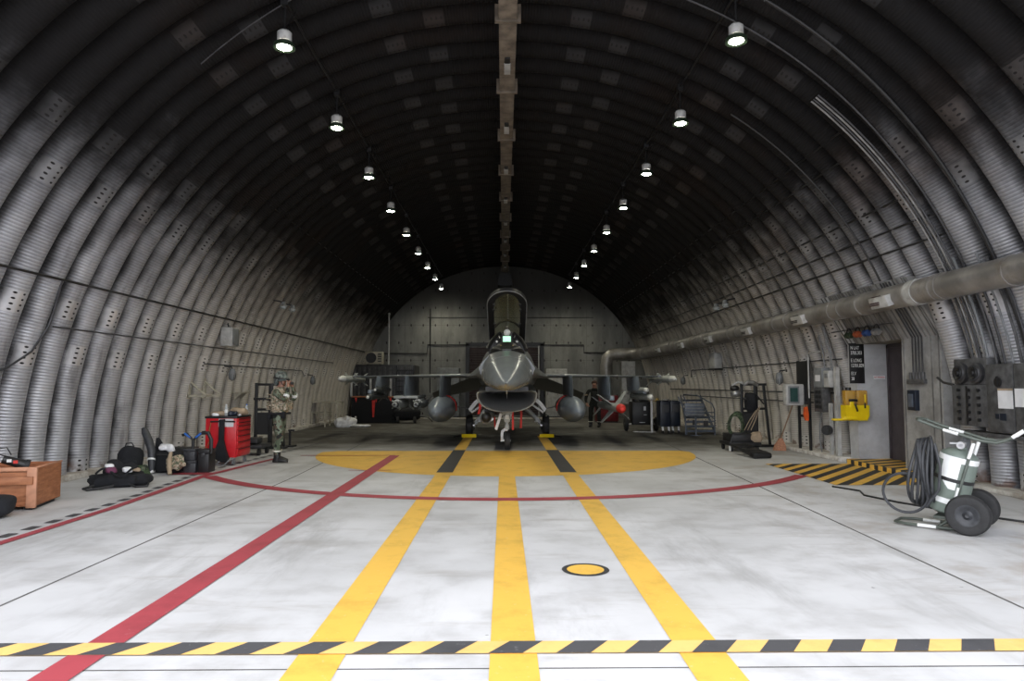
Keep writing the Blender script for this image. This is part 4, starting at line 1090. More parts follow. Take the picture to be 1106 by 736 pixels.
# flat black case behind
t = thing('flat_case', 'low black case on the floor behind the dark boxes', 'case', (-6.2, 13.35, 0))
M().box((-.45, -.2, .0), (.25, .2, .40), .03).go('body', 'black', t); M().box((-.56, -.21, .30), (.26, .21, .32)).go('seam', 'rubber_grey', t)
# dark hard boxes
def hardbox(label, x, y, z, w, d, h, rz, m='rubber_grey'):
    t = thing('storage_box', label, 'box', (x, y, z), rz, 'dark storage boxes by the tool cart')
    M().box((-w/2, -d/2, 0), (w/2, d/2, h*.82), .012).go('body', m, t); M().box((-w/2-.006, -d/2-.006, h*.84), (w/2+.006, d/2+.006, h), .01).go('lid', m, t)
    M().box((-.03, -d/2-.02, h*.7), (.03, -d/2, h*.86), .004).go('latch', 'grey_dark', t); return t
hardbox('dark grey plastic box, lower of the two stacked beside the tan strap', -5.72, 12.72, 0, .22, .26, .22, .05)
hardbox('dark grey plastic box, upper of the two stacked, under the blue-handled stand', -5.73, 12.74, .222, .21, .26, .21, 0)
hardbox('tall black box standing left of the red tool cart', -5.48, 12.78, 0, .2, .3, .42, .0, 'black')
# blue-gripped Y stand
t = thing('grip_stand', 'black Y-shaped stand with blue grips on the stacked grey boxes', 'stand', (-5.72, 12.74, .435))
M().cyl((0, 0, 0), (0, 0, .16), .028).tube([(-.20, 0, .24), (-.12, 0, .26), (0, 0, .15), (.12, 0, .26), (.22, .0, .30)], .026, 8).tube([(.16, 0, .28), (.27, 0, .28), (.33, 0, .16), (.33, 0, -.1)], .035, 8).go('frame', 'black', t)
M().bc((-.1, -.025, .235), (.14, .02, .035), .006, ry=.65).go('grip', 'blue', t); M().bc((.1, -.025, .235), (.14, .02, .035), .006, ry=-.65).go('grip', 'blue', t)
# red tool cart
tx, ty = -5.97, 13.82
t = thing('tool_cart', 'red wheeled tool cart with black top and a row of drawers', 'tool cart', (tx, ty, 0))
W_, D_ = .62, .75
body = M().box((0, 0, .15), (W_, D_, .93), .012).go('cabinet', 'red', t)
M().box((-.015, -.015, .93), (W_+.015, D_+.015, .975), .01).go('top_mat', 'black', t)
zz = .18
for h in (.15, .14, .12, .10, .10, .07, .07):
    d = M().box((W_, .03, zz+.008), (W_+.018, D_-.03, zz+h-.004), .004).go('drawer', 'red', t)
    M().box((W_+.018, .06, zz+h-.028), (W_+.03, D_-.06, zz+h-.012)).go('handle', 'black', d); zz += h
M().box((.26, -.006, .76), (.56, 0, .92)).go('notice', 'paper', t)
M().tube([(.12, -.0, .86), (.12, -.05, .87), (.58, -.05, .87), (.58, 0, .86)], .016, 8).go('push_handle', 'black', t)
for x in (.07, W_-.07):
    for y in (.08, D_-.08):
        c = M().bc((x, y, .135), (.06, .06, .03), .004).box((x-.03, y-.02, .05), (x-.022, y+.02, .13)).box((x+.022, y-.02, .05), (x+.03, y+.02, .13)).go('caster', 'steel', t)
        M().cyl((x-.02, y, .055), (x+.02, y, .055), .055, n=20).go('wheel', 'box_grey', c)
tag(M().tube([(tx+.12, ty-.03, .84), (tx+.1, ty-.05, .70), (tx+.13, ty-.03, .55), (tx+.07, ty-.04, .4), (tx+.03, ty-.05, .3), (tx+.05, ty-.06, .2)], .007, 6).go('yellow_cord', 'gold'), 'thin yellow-orange cord hanging down the side of the tool cart', 'cord')
s_ = thing('shoulder_strap', 'long black padded strap bag hanging from the tool cart handle', 'strap', (tx+.36, ty-.075, 0))
M().bc((0, -.01, .70), (.11, .05, .42), .015).bc((0, .0, .90), (.1, .09, .03), .01).go('strap', 'black_cloth', s_)
M().loft([[(-.05, -.03, .5), (.05, -.03, .5), (.05, .02, .5), (-.05, .02, .5)], [(-.11, -.08, .3), (.10, -.08, .3), (.1, .02, .3), (-.11, .02, .3)], [(-.1, -.09, .15), (.16, -.09, .15), (.16, .02, .15), (-.1, .02, .15)], [(-.02, -.06, .08), (.14, -.06, .06), (.14, 0, .06), (-.02, 0, .08)]]).go('pouch', 'black_cloth', s_)
M().tube([(.0, -.06, .1), (-.06, -.1, .04), (.1, -.12, .02), (.2, -.1, .12), (.26, -.06, .16)], .012, 6).go('buckle_strap', 'box_grey', s_)
# things on the cart
b = thing('water_bottle', 'clear plastic water bottle standing on the red tool cart', 'bottle', (tx+.36, ty+.12, .975))
M().lathe([(.0, 0), (.03, 0), (.033, .02), (.033, .14), (.03, .16), (.014, .205), (.014, .215), (0, .215)]).go('bottle_body', 'clear', b); M().cyl((0, 0, .215), (0, 0, .235), .016).go('cap', 'white', b); M().cyl((0, 0, .06), (0, 0, .13), .0342, cap=False).go('label_sleeve', 'tape', b)
b = thing('water_bottle', 'second water bottle at the back of the red tool cart', 'bottle', (tx+.62-.05, ty+.65, .975))
M().lathe([(.0, 0), (.03, 0), (.033, .02), (.033, .14), (.014, .2), (0, .21)]).go('bottle_body', 'clear', b); M().cyl((0, 0, .20), (0, 0, .225), .016).go('cap', 'blue', b)
for c, d, m_, nm, lb, sd in (((.20, .2, .04), (.34, .2, .10), 'tan', 'cloth_bundle', 'tan cloth bundle on the left of the tool cart top', 1), ((.50, .4, .075), (.34, .3, .16), 'tan', 'cloth_bundle', 'pinkish tan cloth heaped behind the bottle on the tool cart', 2), ((.49, .14, .05), (.17, .12, .10), 'navy', 'blue_cap', 'dark blue bundle beside the bottle on the tool cart', 3), ((.16, .12, .025), (.14, .1, .06), 'white_cloth', 'rag', 'white rag on the near left corner of the tool cart', 4)):
    o = blob(M(), (0, 0, 0), d, .7, .015, 12, seed=sd).go(nm, m_); o.location = (tx+c[0], ty+c[1], .975+c[2]); tag(o, lb, 'cloth')
o = M().cyl((0, 0, 0), (0, 0, .05), .035).go('small_can', 'white'); o.location = (tx+.56, ty+.3, .975); tag(o, 'small white tin near the drawer edge of the tool cart', 'tin')
# gear racks, one at each wall
def rack(label, x, y, flip):
    t = thing('gear_rack', label, 'rack', (x, y, 0))
    f = flip
    M().box((-.02, -.03, 0), (.05, .03, 1.65), .005).go('post', 'black', t)
    M().bc((f*.38, 0, .84), (.10, .06, 1.58), .005).go('post', 'black', t)
    M().bc((f*.66, 0, .82), (.06, .06, 1.62), .005, ry=-f*.09).go('slanted_post', 'black', t)
    for z in (1.58, .95): M().box((min(0, f*.66), -.025, z), (max(0, f*.66), .025, z+.06), .004).go('crossbar', 'black', t)
    M().box((0, -.02, .35), (f*.4, .02, .9)).go('lower_panel', 'black', t)
    M().box((.0, -.16, 1.22), (.42, -.1, 1.28), .004).box((.02, -.12, 1.23), (.06, 0, 1.27)).box((.34, -.12, 1.23), (.38, 0, 1.27)).go('tool_rail', 'black', t)
    for k in range(4): M().tube([(.06+.1*k, -.13, 1.24), (.06+.1*k, -.2, 1.2), (.06+.1*k, -.21, 1.27)], .01, 6).go('hook', 'black', t)
    M().bc((.5, .02, 1.22), (.32, .03, .03), ry=.9).go('brace', 'black', t)
    M().box((min(-.05, f*.8), -.12, 0), (max(.05, f*.8), .12, .05), .01).go('base_bar', 'black', t)
    return t
rack('tall black steel rack against the right arches, gear hanging on it', 6.2, 17.8, 1)
rack('tall black steel rack standing behind the person in camouflage', -6.27, 17.4, 1)
t = thing('hanging_mask', 'dark and silver dome-shaped headgear hung on the right rack', 'headgear', (6.02, 17.7, 1.38))
M().ball((0, 0, 0), .13, (1, 1, .8)).go('dome', 'steel', t); M().ball((-.02, 0, .13), .12, (1, 1, .7)).go('hood', 'black', t); M().tube([(-.1, 0, .2), (.08, 0, .3), (.2, 0, .26)], .03, 8).go('arm', 'box_pale', t)
o = M().tube([(6.25, 17.75, 1.6), (6.36, 17.7, 1.68), (6.5, 17.7, 1.66), (6.6, 17.72, 1.6)], .05, 10).go('silver_hose', 'galv'); tag(o, 'short silver hose over the top of the right rack', 'hose')
o = blob(M(), (0, 0, 0), (.3, .2, .5), .7, .04, 8, seed=21).go('hanging_harness', 'black_cloth'); o.location = (6.40, 17.66, 1.15); tag(o, 'black harness hanging from the right rack', 'harness')
# dolly under the right rack with green hose coil
t = thing('equipment_dolly', 'low black wheeled dolly with green coils in front of the right rack', 'dolly', (5.78, 16.7, 0))
M().box((-.36, -.3, .14), (.40, .5, .22), .01).box((-.3, -.25, .22), (.34, .45, .42), .02).tube([(-.36, -.3, .18), (-.3, -.32, .42), (.0, -.32, .45)], .02, 6).go('deck', 'black', t)
for x in (-.3, .32):
    for y in (-.22, .4):
        M().cyl((x-.025, y, .07), (x+.025, y, .07), .07, n=20).go('wheel', 'rubber', t)
M().box((-.38, -.31, .02), (-.34, -.27, .14)).go('caster_bracket', 'tape', t)
for k in range(9):
    q = M().tube([( -.16+.17*math.cos(a)+.02*k, .05*math.sin(a*2+k)+.04*k-.1, .62+(.24+.01*k)*math.sin(a)) for a in [2*PI*i/28 for i in range(28)]], .017, 6, closed=True)
    tag(q.go('green_hose', 'camo_green'), 'coiled green hose loops resting on the dolly at the right rack', 'hose', 'green hose loops').location = (5.78, 16.7, 0)
o = blob(M(), (0, 0, 0), (.28, .25, .26), .7, .03, 8, seed=4).go('canvas_sack', 'tan'); o.location = (6.1, 16.5, .28+.06); tag(o, 'small brown sack on the right end of the dolly', 'sack')
for i in range(3):
    tag(M().tube([(5.85+.08*i, 16.62, .5), (5.98+.07*i, 16.6, .75), (6.15+.05*i, 16.62, .98+.05*i)], .010, 6).go('pale_cable', 'tan'), 'thin pale cables strung between dolly and right rack', 'cable', 'pale cables')
t = thing('black_ramp', 'black tilted pedal-like ramp in front of the dolly', 'ramp', (5.42, 14.85, 0), math.radians(-12))
M().box((0, 0, .02), (.05, 1.1, .09), .01).box((.37, 0, .02), (.42, 1.1, .09), .01).go('side_rail', 'black', t)
M().box((.0, 0, .0), (.42, .26, .12), .03).box((.05, .34, .05), (.37, .62, .09), .01).box((.05, .8, .05), (.37, 1.1, .09), .01).go('crossplate', 'black', t)
M().box((.06, .27, .03), (.36, .34, .05)).go('bright_slot', 'steel', t)
t.rotation_euler = (math.radians(8), 0, math.radians(8))
# dolly by the left rack
t = thing('equipment_dolly', 'low grey and black wheeled base behind the red tool cart', 'dolly', (-5.75, 15.9, 0))
M().box((-.42, -.3, .16), (.28, .4, .24), .02).bc((-.1, 0, .32), (.5, .4, .14), .05).go('deck', 'rubber_grey', t)
for x in (-.3, .2):
    for y in (-.22, .3): M().cyl((x-.025, y, .08), (x+.025, y, .08), .08, n=20).go('wheel', 'rubber', t)
t = thing('foot_stand', 'short black stand on the floor right of the person in camouflage', 'stand', (-5.55, 17.9, 0))
M().box((-.02, -.02, 0), (.03, .02, .42)).box((-.1, -.15, 0), (.14, .15, .04)).bc((.04, 0, .42), (.16, .05, .05), .01).go('stand_frame', 'black', t)
# wall brackets, small shelf
for i, (y, lb) in enumerate(((15.8, 'nearer'), (16.6, 'farther'))):
    x = XC-vaultx(1.3)
    t = thing('wall_bracket', '%s of two beige folding brackets on the left arches' % lb, 'bracket', (x, y, 0), group='beige wall brackets')
    M().tube([(0, .0, 1.70), (.20, .03, 1.5), (.38, .05, 1.36)], .022, 8).go('diagonal_arm', 'beige', t); M().box((-.02, -.05, 1.32), (.40, -.02, 1.37)).go('horizontal_arm', 'beige', t); M().box((-.03, -.05, 1.28), (0.02, .05, 1.76)).go('wall_plate', 'beige', t)
t = thing('wall_shelf', 'small beige shelf on the left wall beside the rack', 'shelf', (XC-vaultx(1.4), 18.6, 1.38)); M().box((-.05, -.25, 0), (.28, .25, .03)).go('shelf_board', 'beige', t); M().prism([(0, 0), (.2, 0), (0, -.2)], -.2, -.17, 'y').prism([(0, 0), (.2, 0), (0, -.2)], .17, .2, 'y').go('shelf_bracket', 'beige', t)
# junction box
t = thing('junction_box', 'pale grey metal box mounted high on the left arches', 'box', (XC-vaultx(2.75), 16.9, 2.55)); M().box((-.02, -.2, 0), (.26, .22, .46), .01).go('box_body', 'box_pale', t); M().box((.26, -.18, .03), (.275, .2, .43), .005).go('cover', 'box_grey', t); M().cyl((.1, 0, .46), (.0, 0, .75), .02).cyl((.1, .1, .46), (.0, .1, .75), .02).go('conduit_stub', 'black', t)
# bulkhead lamps
def bulk(label, x, y, z, s):
    t = thing('bulkhead_lamp', label, 'lamp', (x, y, z)); M().lathe([(0, .16), (.06, .15), (.08, .08), (.09, .0), (0, .0)]).go('cap', 'box_grey', t)
    M().lathe([(.08, 0), (.085, -.06), (.05, -.13), (0, -.14)]).go('glass_bowl', 'box_grey', t)
    M().tube([(s*.0, 0, .14), (-s*.02, 0, .2), (-s*.2, 0, .22)], .018, 8).go('arm', 'grey_dark', t)
    q = M()
    for k in range(4):
        a = k*PI/4; q.tube([(.09*math.cos(a), .09*math.sin(a), 0), (.085*math.cos(a), .085*math.sin(a), -.09), (0, 0, -.15), (-.085*math.cos(a), -.085*math.sin(a), -.09), (-.09*math.cos(a), -.09*math.sin(a), 0)], .006, 5)
    q.go('cage', 'grey_dark', t)
bulk('caged bulkhead lamp on the left wall above the tool cart', -6.80, 17.2, 1.85, 1); bulk('caged bulkhead lamp on the right wall near the broom', 6.85, 16.9, 1.75, -1)
bulk('small caged lamp on the left wall near the cream table', -6.9, 24.8, 1.75, 1); bulk('small caged lamp at the right wall beyond the wing tip', 6.9, 26.2, 1.75, -1)
# twin floodlights
for s, w, x, y, z in ((-1, 'left', -6.05, 18.7, 3.75), (1, 'right', 6.1, 18.6, 3.8)):
    for k in range(2):
        t = thing('floodlight', '%s of the pair of emergency floodlights high on the %s wall' % (('nearer', 'farther')[k], w), 'floodlight', (x, y+.8*k, z), group='floodlights on the %s wall' % w)
        M().lathe([(0, .14), (.05, .13), (.07, .06), (.1, 0), (0, .0)], (0, 0, 0), (0, .35, 1)).go('lamp_head', 'box_grey', t); M().lathe([(.095, -.01), (.07, -.06), (0, -.07)], (0, 0, 0), (0, .35, 1)).go('lens', 'clear', t)
        M().cyl((0, .04, .12), (s*.28, .04, .18), .02).go('bracket_arm', 'grey_dark', t)
# ============ back left ============
t = thing('work_table', 'cream metal-legged table at the foot of the left arches', 'table', (-7.15, 26.6, 0))
M().box((-.45, -.3, .92), (.85, .5, .96)).box((-.2, -.3, .52), (.45, .3, .55)).go('table_top', 'beige', t)
for x, y in ((.32, -.28), (.80, -.28), (.32, .45), (.80, .45), (-.18, -.28), (-.18, .3)):
    M().box((x-.025, y-.025, 0), (x+.025, y+.025, .92 if x > 0 else .55)).go('leg', 'beige', t)
M().tube([(.32, -.28, .80), (.42, -.28, .90)], .02, 6).tube([(.8, -.28, .8), (.7, -.28, .9)], .02, 6).tube([(.32, -.28, .4), (.2, -.28, .52)], .02, 6).go('brace', 'beige', t)
o = blob(M(), (0, 0, 0), (.75, .5, .36), .8, .07, 5, seed=31).go('plastic_sheet', 'white_cloth'); o.location = (-6.05, 26.3, .16); tag(o, 'crumpled white sheeting on the floor beside the cream table', 'sheet')
o = blob(M(), (0, 0, 0), (.8, .3, .12), .8, .03, 5, seed=33).go('plastic_sheet', 'white_cloth'); o.location = (-5.45, 26.2, .05); tag(o, 'flat white sheet trailing on the floor right of the heap', 'sheet')
t = thing('equipment_stall', 'black draped stall with pale posts behind the left wing tip', 'stall', (-5.45, 29.2, 0))
M().box((-.95, -.35, 0), (.95, .4, 1.08), .03).go('black_cover', 'black_cloth', t)
M().box((-.97, -.38, 1.08), (.97, .42, 1.12)).go('top_board', 'wood', t)
for x in (-.95, -.15, .7): M().box((x-.035, -.38, 1.1), (x+.035, -.31, 1.86)).go('post', 'box_pale', t)
M().prism([(-.08, .95), (.06, .95), (.02, .25), (-.05, .25)], -.385, -.375, 'y').go('red_pennant', 'red_tag', t)
for x in (-.75, .1, .7): M().prism([(x-.05, 1.06), (x+.05, 1.06), (x+.01, .85)], -.38, -.37, 'y').go('red_tab', 'red_tag', t)
for x in (-.75, .85): M().ball((x, -.37, .25), .04).go('reflector', 'missile_white', t)
t = thing('steel_container', 'dark corrugated steel container in the back left corner', 'container', (-5.55, 32.2, 0))
M().box((-1.55, 0, 0), (1.3, 2.3, 2.55), .02).go('shell', 'grey_dark', t)
q = M()
for i in range(12): q.box((-1.5+.235*i, -.05, .1), (-1.4+.235*i, 0.01, 2.45))
q.go('corrugation', 'soot_grey', t)
q = M()
for i in range(6): q.box((.55, -.12, 1.0+.25*i), (1.35, -.04, 1.06+.25*i))
q.box((.5, -.14, .9), (.56, -.04, 2.5)).box((1.3, -.14, .9), (1.36, -.04, 2.5)); q.go('side_ladder', 'black', t)
t = thing('air_conditioner', 'pale outdoor air conditioner unit on top of the dark container', 'air conditioner', (-6.15, 32.5, 2.55))
M().box((-.42, -.15, .03), (.42, .2, .62), .02).go('casing', 'beige', t)
M().lathe([(0, 0), (.24, 0), (.25, .02), (.25, .05), (0, .05)], (-.12, -.2, .33), (0, 1, 0)).go('fan', 'black', t)
q = M()
for k in range(4): q.box((.2, -.165, .14+.11*k), (.36, -.15, .2+.11*k))
q.go('vents', 'grey_dark', t)
M().box((-.35, -.1, 0), (-.25, .15, .03)).box((.25, -.1, 0), (.35, .15, .03)).go('feet', 'black', t)
tag(M().cyl((-5.45, 32.4, 2.5), (-5.45, 32.4, 4.95), .035).ball((-5.45, 32.4, 4.97), .06).go('white_pole', 'box_pale'), 'tall pale pole rising from the dark container', 'pole')
t = thing('covered_cart', 'black covered low cart with tow bar under the left wing', 'cart', (-4.05, 29.0, 0))
blob(M(), (0, 0, .36), (1.1, .8, .5), .55, .05, 3, seed=41).go('cover', 'black_cloth', t); M().tube([(.4, -.2, .3), (.9, -.35, .25), (1.1, -.4, .08)], .03, 8).go('tow_bar', 'black', t)
for x in (-.35, .35): M().cyl((x-.05, -.35, .14), (x+.05, -.35, .14), .14, n=20).go('wheel', 'rubber', t)
for x0, x1, h, lb, m in ((-3.3, -2.2, 2.45, 'grey cabinet standing at the back wall left of the aircraft nose', 'box_grey'), (2.1, 3.15, 2.4, 'pale grey cabinet at the back wall right of the aircraft nose', 'box_pale')):
    t = thing('wall_cabinet', lb, 'cabinet', (x0, 33.9, 0)); M().box((0, 0, .05), (x1-x0, .7, h), .02).go('body', m, t)
    for k in range(2): d = M().box((.02+k*(x1-x0)/2, -.02, .1), ((x1-x0)/2*(k+1)-.02, 0, h-.05), .005).go('door', m, t); M().box((.08+k*.5, -.04, 1.1), (.1+k*.5, -.02, 1.3)).go('handle', 'black', d)
    M().box((.02, .02, 0), (x1-x0-.02, .68, .05)).go('plinth', 'black', t)
struct(M().box((-4.4, 32.0, 0), (3.7, 32.25, .07), .01).go('trim_3', 'kerb'))
# conduits on the back wall
run('conduit', 'dark conduit on the back wall from the container to the left of the louvred door', [(-6.6, Y1-.04, 3.2), (-3.9, Y1-.04, 3.2), (-3.9, Y1-.04, 3.65), (-1.8, Y1-.04, 3.65)], .025, 'black')
run('conduit', 'dark conduit on the back wall right of the canopy', [(1.4, Y1-.04, 3.65), (4.1, Y1-.04, 3.65), (4.1, Y1-.04, 3.25), (5.4, Y1-.04, 3.25)], .025, 'black')
run('conduit', 'vertical conduit on the left of the back wall', [(-3.75, Y1-.04, 1.2), (-3.75, Y1-.04, 5.5)], .025, 'black')
run('conduit', 'high horizontal conduit across the back wall', [(-3.9, Y1-.04, 5.05), (4.6, Y1-.04, 5.05)], .014, 'black')
# fixture under the crown of the back wall
t = thing('exhaust_hood', 'dark square hood at the end of the ceiling duct', 'hood', (XC, 33.6, 6.55)); M().loft([[(-.35, 0, 0), (.35, 0, 0), (.35, .9, 0), (-.35, .9, 0)], [(-.35, 0, .4), (.35, 0, .4), (.35, .9, .4), (-.35, .9, .4)], [(-.14, .0, .65), (.14, .0, .65), (.14, .5, .65), (-.14, .5, .65)]]).go('hood_shell', 'black', t, ang=20); M().box((-.3, .05, -.02), (.3, .85, 0.01)).go('mesh_panel', 'grey_dark', t)

# ============ back right ============
t = thing('red_cabinet', 'dark red cabinet behind the red-nosed missile', 'cabinet', (3.95, 29.2, 0)); M().box((0, 0, .05), (.95, .6, 1.15), .02).go('body', 'red_dark', t); M().box((.03, -.02, .1), (.46, 0, 1.1), .005).go('door', 'red_dark', t); M().box((.49, -.02, .1), (.92, 0, 1.1), .005).go('door', 'red_dark', t); M().box((.42, -.04, .55), (.44, -.02, .7)).box((.51, -.04, .55), (.53, -.02, .7)).go('handle', 'black', t); M().box((.02, .02, 0), (.93, .58, .05)).go('plinth', 'black', t)
t = thing('power_cart', 'black equipment cart with big side wheels beneath the right wing tip', 'cart', (4.78, 23.6, 0))
M().box((-.34, 0, .22), (.34, .7, 1.02), .03).box((-.25, .05, 1.02), (.25, .6, 1.16), .03).go('cabinet', 'black', t)
for x in (-.52, .52):
    M().lathe([(.06, -.05), (.2, -.06), (.24, -.03), (.24, .03), (.2, .06), (.06, .05)], (x, .2, .24), (1, 0, 0)).go('tyre', 'rubber', t)
    M().cyl((x-.06, .2, .24), (x+.06, .2, .24), .07).go('hub', 'grey_dark', t)
M().cyl((-.52, .2, .24), (.52, .2, .24), .025).go('axle', 'steel', t)
for (x, z, w, h) in ((.05, .72, .08, .14), (.06, .56, .1, .02), (-.1, .30, .2, .02)): M().box((x, -.01, z), (x+w, 0, z+h)).go('instrument', 'steel', t)
t = thing('post_stand', 'white post on a flat foot in front of the black cart', 'stand', (5.02, 23.2, 0))
M().box((-.035, -.03, .03), (.035, .03, 1.22), .006).go('post', 'missile_white', t); M().cyl((-.01, 0, 1.2), (-.01, 0, 1.3), .05).go('post_cap', 'white', t); M().box((-.62, -.12, 0), (.12, .12, .035), .008).go('foot_plate', 'box_pale', t)
t = thing('brass_stand', 'brass-coloured thin stand near the right arches', 'stand', (5.78, 25.7, 0)); M().cyl((0, 0, .03), (0, 0, .95), .03).tube([(-.5, 0, 1.0), (0, 0, 1.0), (.3, 0, 1.0)], .015, 6).go('post', 'gold', t); M().lathe([(.0, .95), (.06, .95), (.09, 1.0), (.05, 1.1), (0, 1.12)]).go('head', 'gold', t); M().cyl((0, 0, 0), (0, 0, .03), .16).go('base', 'grey_dark', t)
for k, (x, m, lb) in enumerate(((5.35, 'navy', 'left'), (5.72, 'navy', 'right'))):
    t = thing('ground_unit', '%s of two blackish wheeled units left of the metal stairs' % lb, 'cart', (x, 22.6+.15*k, 0), group='blackish wheeled units')
    M().box((-.17, 0, .22), (.17, .6, 1.08), .03).go('cabinet', m, t); M().box((-.12, -.01, .7), (.12, 0, .95)).go('front_panel', 'grey_dark', t); M().tube([(-.12, 0, 1.06), (-.12, -.08, 1.12), (.12, -.08, 1.12), (.12, 0, 1.06)], .012, 6).go('handle', 'steel', t)
    for xx in (-.1, .1):
        c = M().prism([(xx-.03, .22), (xx+.03, .22), (xx+.05, .06), (xx-.01, .06)], .02, .06, 'y').go('caster', 'white', t); M().cyl((xx-.02, .05, .05), (xx+.04, .05, .05), .05, n=16).go('wheel', 'rubber', c)
# metal stairs
t = thing('metal_stairs', 'blue-grey metal maintenance stairs at the right arches', 'stairs', (6.28, 21.9, 0))
for i in range(8):
    M().box((-.42+.035*i, .19*i, .13+.135*i), (.46, .19*i+.22, .16+.135*i)).box((-.42+.035*i, .19*i, .09+.135*i), (.46, .19*i+.02, .16+.135*i)).go('tread', 'slate', t)
for x0, x1 in ((-.44, -.2), (.46, .46)):
    M().loft([[(x0, -.05, .02), (x0+.03, -.05, .02), (x0+.03, -.05, .14), (x0, -.05, .14)], [(x1, 1.55, 1.1), (x1+.03, 1.55, 1.1), (x1+.03, 1.55, 1.26), (x1, 1.55, 1.26)]]).go('stringer', 'slate', t)
M().tube([(.47, -.03, 0), (.47, -.03, .82), (.40, 0.0, 1.0), (.22, 1.0, 1.25), (-.2, 1.1, 1.28), (-.47, .2, 1.24)], .02, 8).tube([(-.46, -.03, 0), (-.46, -.03, .7), (-.66, .1, 1.22)], .02, 8).tube([(-.3, -.1, .7), (-.5, 0, 1.22)], .018, 8).tube([(.47, 0, .5), (.3, 1., .9)], .016, 6).go('handrail', 'slate', t)
q = M()
for z in (.12, .27, .42, .57, .70): q.box((-.40, -.06, z), (.47, -.03, z+.035))
q.go('front_rail', 'slate', t)
M().box((.1, -.07, .28), (.25, -.06, .45)).box((-.25, -.07, .33), (-.12, -.06, .48)).go('patch_plate', 'grey_dark', t)
t = thing('notice_board', 'pale striped board on a post in front of the metal stairs', 'sign', (6.02, 21.6, 0))
M().box((-.30, -.02, .62), (.32, .0, 1.02), .004).go('board', 'slate', t)
q = M()
for k in range(4): q.box((-.29, -.026, .65+.095*k), (.30, -.02, .69+.095*k))
q.go('pale_stripes', 'box_grey', t); M().box((.03, -.0, 0), (.08, .04, 1.0)).box((-.1, -.1, 0), (.2, .12, .02)).go('post', 'slate', t)
# wall cabinet left of rack: pale box on wall high under duct
t = thing('wall_box', 'pale box fixed under the ventilation duct on the right wall', 'box', (XC+vaultx(2.35), 22.6, 2.15)); M().box((-.22, -.3, 0), (.05, .3, .5), .01).go('box_body', 'box_pale', t); M().box((-.24, -.35, -.06), (.05, .35, -.02)).go('ledge', 'black', t)
# broom
t = thing('broom', 'straw broom leaning upside on the right arches', 'broom', (6.75, 16.7, 0))
M().cyl((.0, 0, .25), (.22, -.35, 1.22), .016, n=10).go('handle', 'wood_pole', t)
M().loft([[(-.16, -.06, 0), (.12, -.06, 0), (.12, .08, 0), (-.16, .08, 0)], [(-.13, -.05, .12), (.12, -.05, .12), (.12, .06, .12), (-.13, .06, .12)], [(-.02, -.03, .3), (.05, -.03, .3), (.05, .03, .3), (-.02, .03, .3)]]).go('bristles', 'straw', t)

# ============ right wall near the door ============
vx = lambda z: XC+vaultx(z)
# black board frame
t = thing('board_stand', 'tall black steel frame with solid upper panel on the right wall', 'frame', (7.08, 15.75, 0))
M().box((-.02, .0, 0.02), (.03, .06, 2.18)).box((-.02, .56, .02), (.03, .62, 2.18)).box((-.02, 0, .02), (.03, .62, .07)).box((-.02, 0, .84), (.03, .62, .90)).go('frame_bars', 'black', t)
M().box((-.03, .02, 1.15), (.02, .62, 2.16), .004).go('upper_panel', 'black', t)
# grey window box
t = thing('instrument_box', 'pale grey instrument box with dark green window facing the entrance', 'box', (6.9, 15.9, 1.12))
M().box((-.30, .0, 0), (.12, .22, .5), .025).go('case', 'box_pale', t); M().box((-.26, -.02, .05), (.0, 0, .45), .01).go('bezel', 'box_grey', t); M().box((-.22, -.026, .09), (-.04, -.018, .41)).go('window', 'window_dark', t)
M().box((.12, .02, .05), (.2, .2, .45)).go('back_bracket', 'grey_dark', t)
t = thing('orange_lantern', 'bright orange plastic hook lamp hanging under the instrument box', 'lamp', (6.98, 15.75, .78)); M().loft([[(-.04, -.03, .3), (.03, -.03, .32), (.03, .03, .32), (-.04, .03, .3)], [(-.05, -.04, .15), (.05, -.04, .15), (.05, .04, .15), (-.05, .04, .15)], [(-.02, -.03, 0), (.05, -.03, 0), (.05, .03, 0), (-.02, .03, 0)]]).go('shade', 'orange', t); M().tube([(0, 0, .3), (.0, 0, .4), (.03, 0, .45)], .008, 6).go('hook', 'black', t)
tag(M().tube([(7.0, 15.6, 1.3), (7.0, 15.6, 2.2), (7.0, 15.62, 2.32), (7.0, 15.0, 2.34)], .018, 8).go('white_conduit', 'box_pale'), 'slim white conduit rising before the black frame', 'conduit')
# breaker panels
t = thing('breaker_panel', 'dark grey breaker panel in two stacked parts on the right wall', 'panel', (7.10, 14.98, 1.0))
M().box((-.08, -.0, .55), (.1, .42, .98), .01).go('upper_case', 'box_grey', t); M().box((-.09, .1, .68), (-.08, .32, .82)).go('label_plate', 'paper', t)
lc = M().box((-.08, 0, 0), (.1, .42, .54), .01).go('lower_case', 'soot_grey', t)
for k in range(4):
    for j in range(2): M().box((-.11, .08+.15*j, .08+.11*k), (-.08, .18+.15*j, .15+.11*k), .003).go('breaker', 'black', lc)
t = thing('switch_box', 'small pale switch box just right of the breaker panel', 'box', (7.12, 14.70, 1.55)); M().box((-.09, 0, 0), (.08, .24, .36), .01).go('case', 'box_pale', t); M().box((-.1, .05, .2), (-.09, .18, .3)).go('cover_plate', 'box_grey', t)
tag(M().box((7.10, 14.52, 0.05), (7.18, 14.62, 1.98)).go('pale_post', 'box_pale'), 'pale upright channel between switch box and yellow eyewash unit', 'post')
tag(M().box((7.12, 14.86, 0.05), (7.18, 14.94, 1.2)).go('pale_post', 'box_pale'), 'slim pale upright below the switch box', 'post')
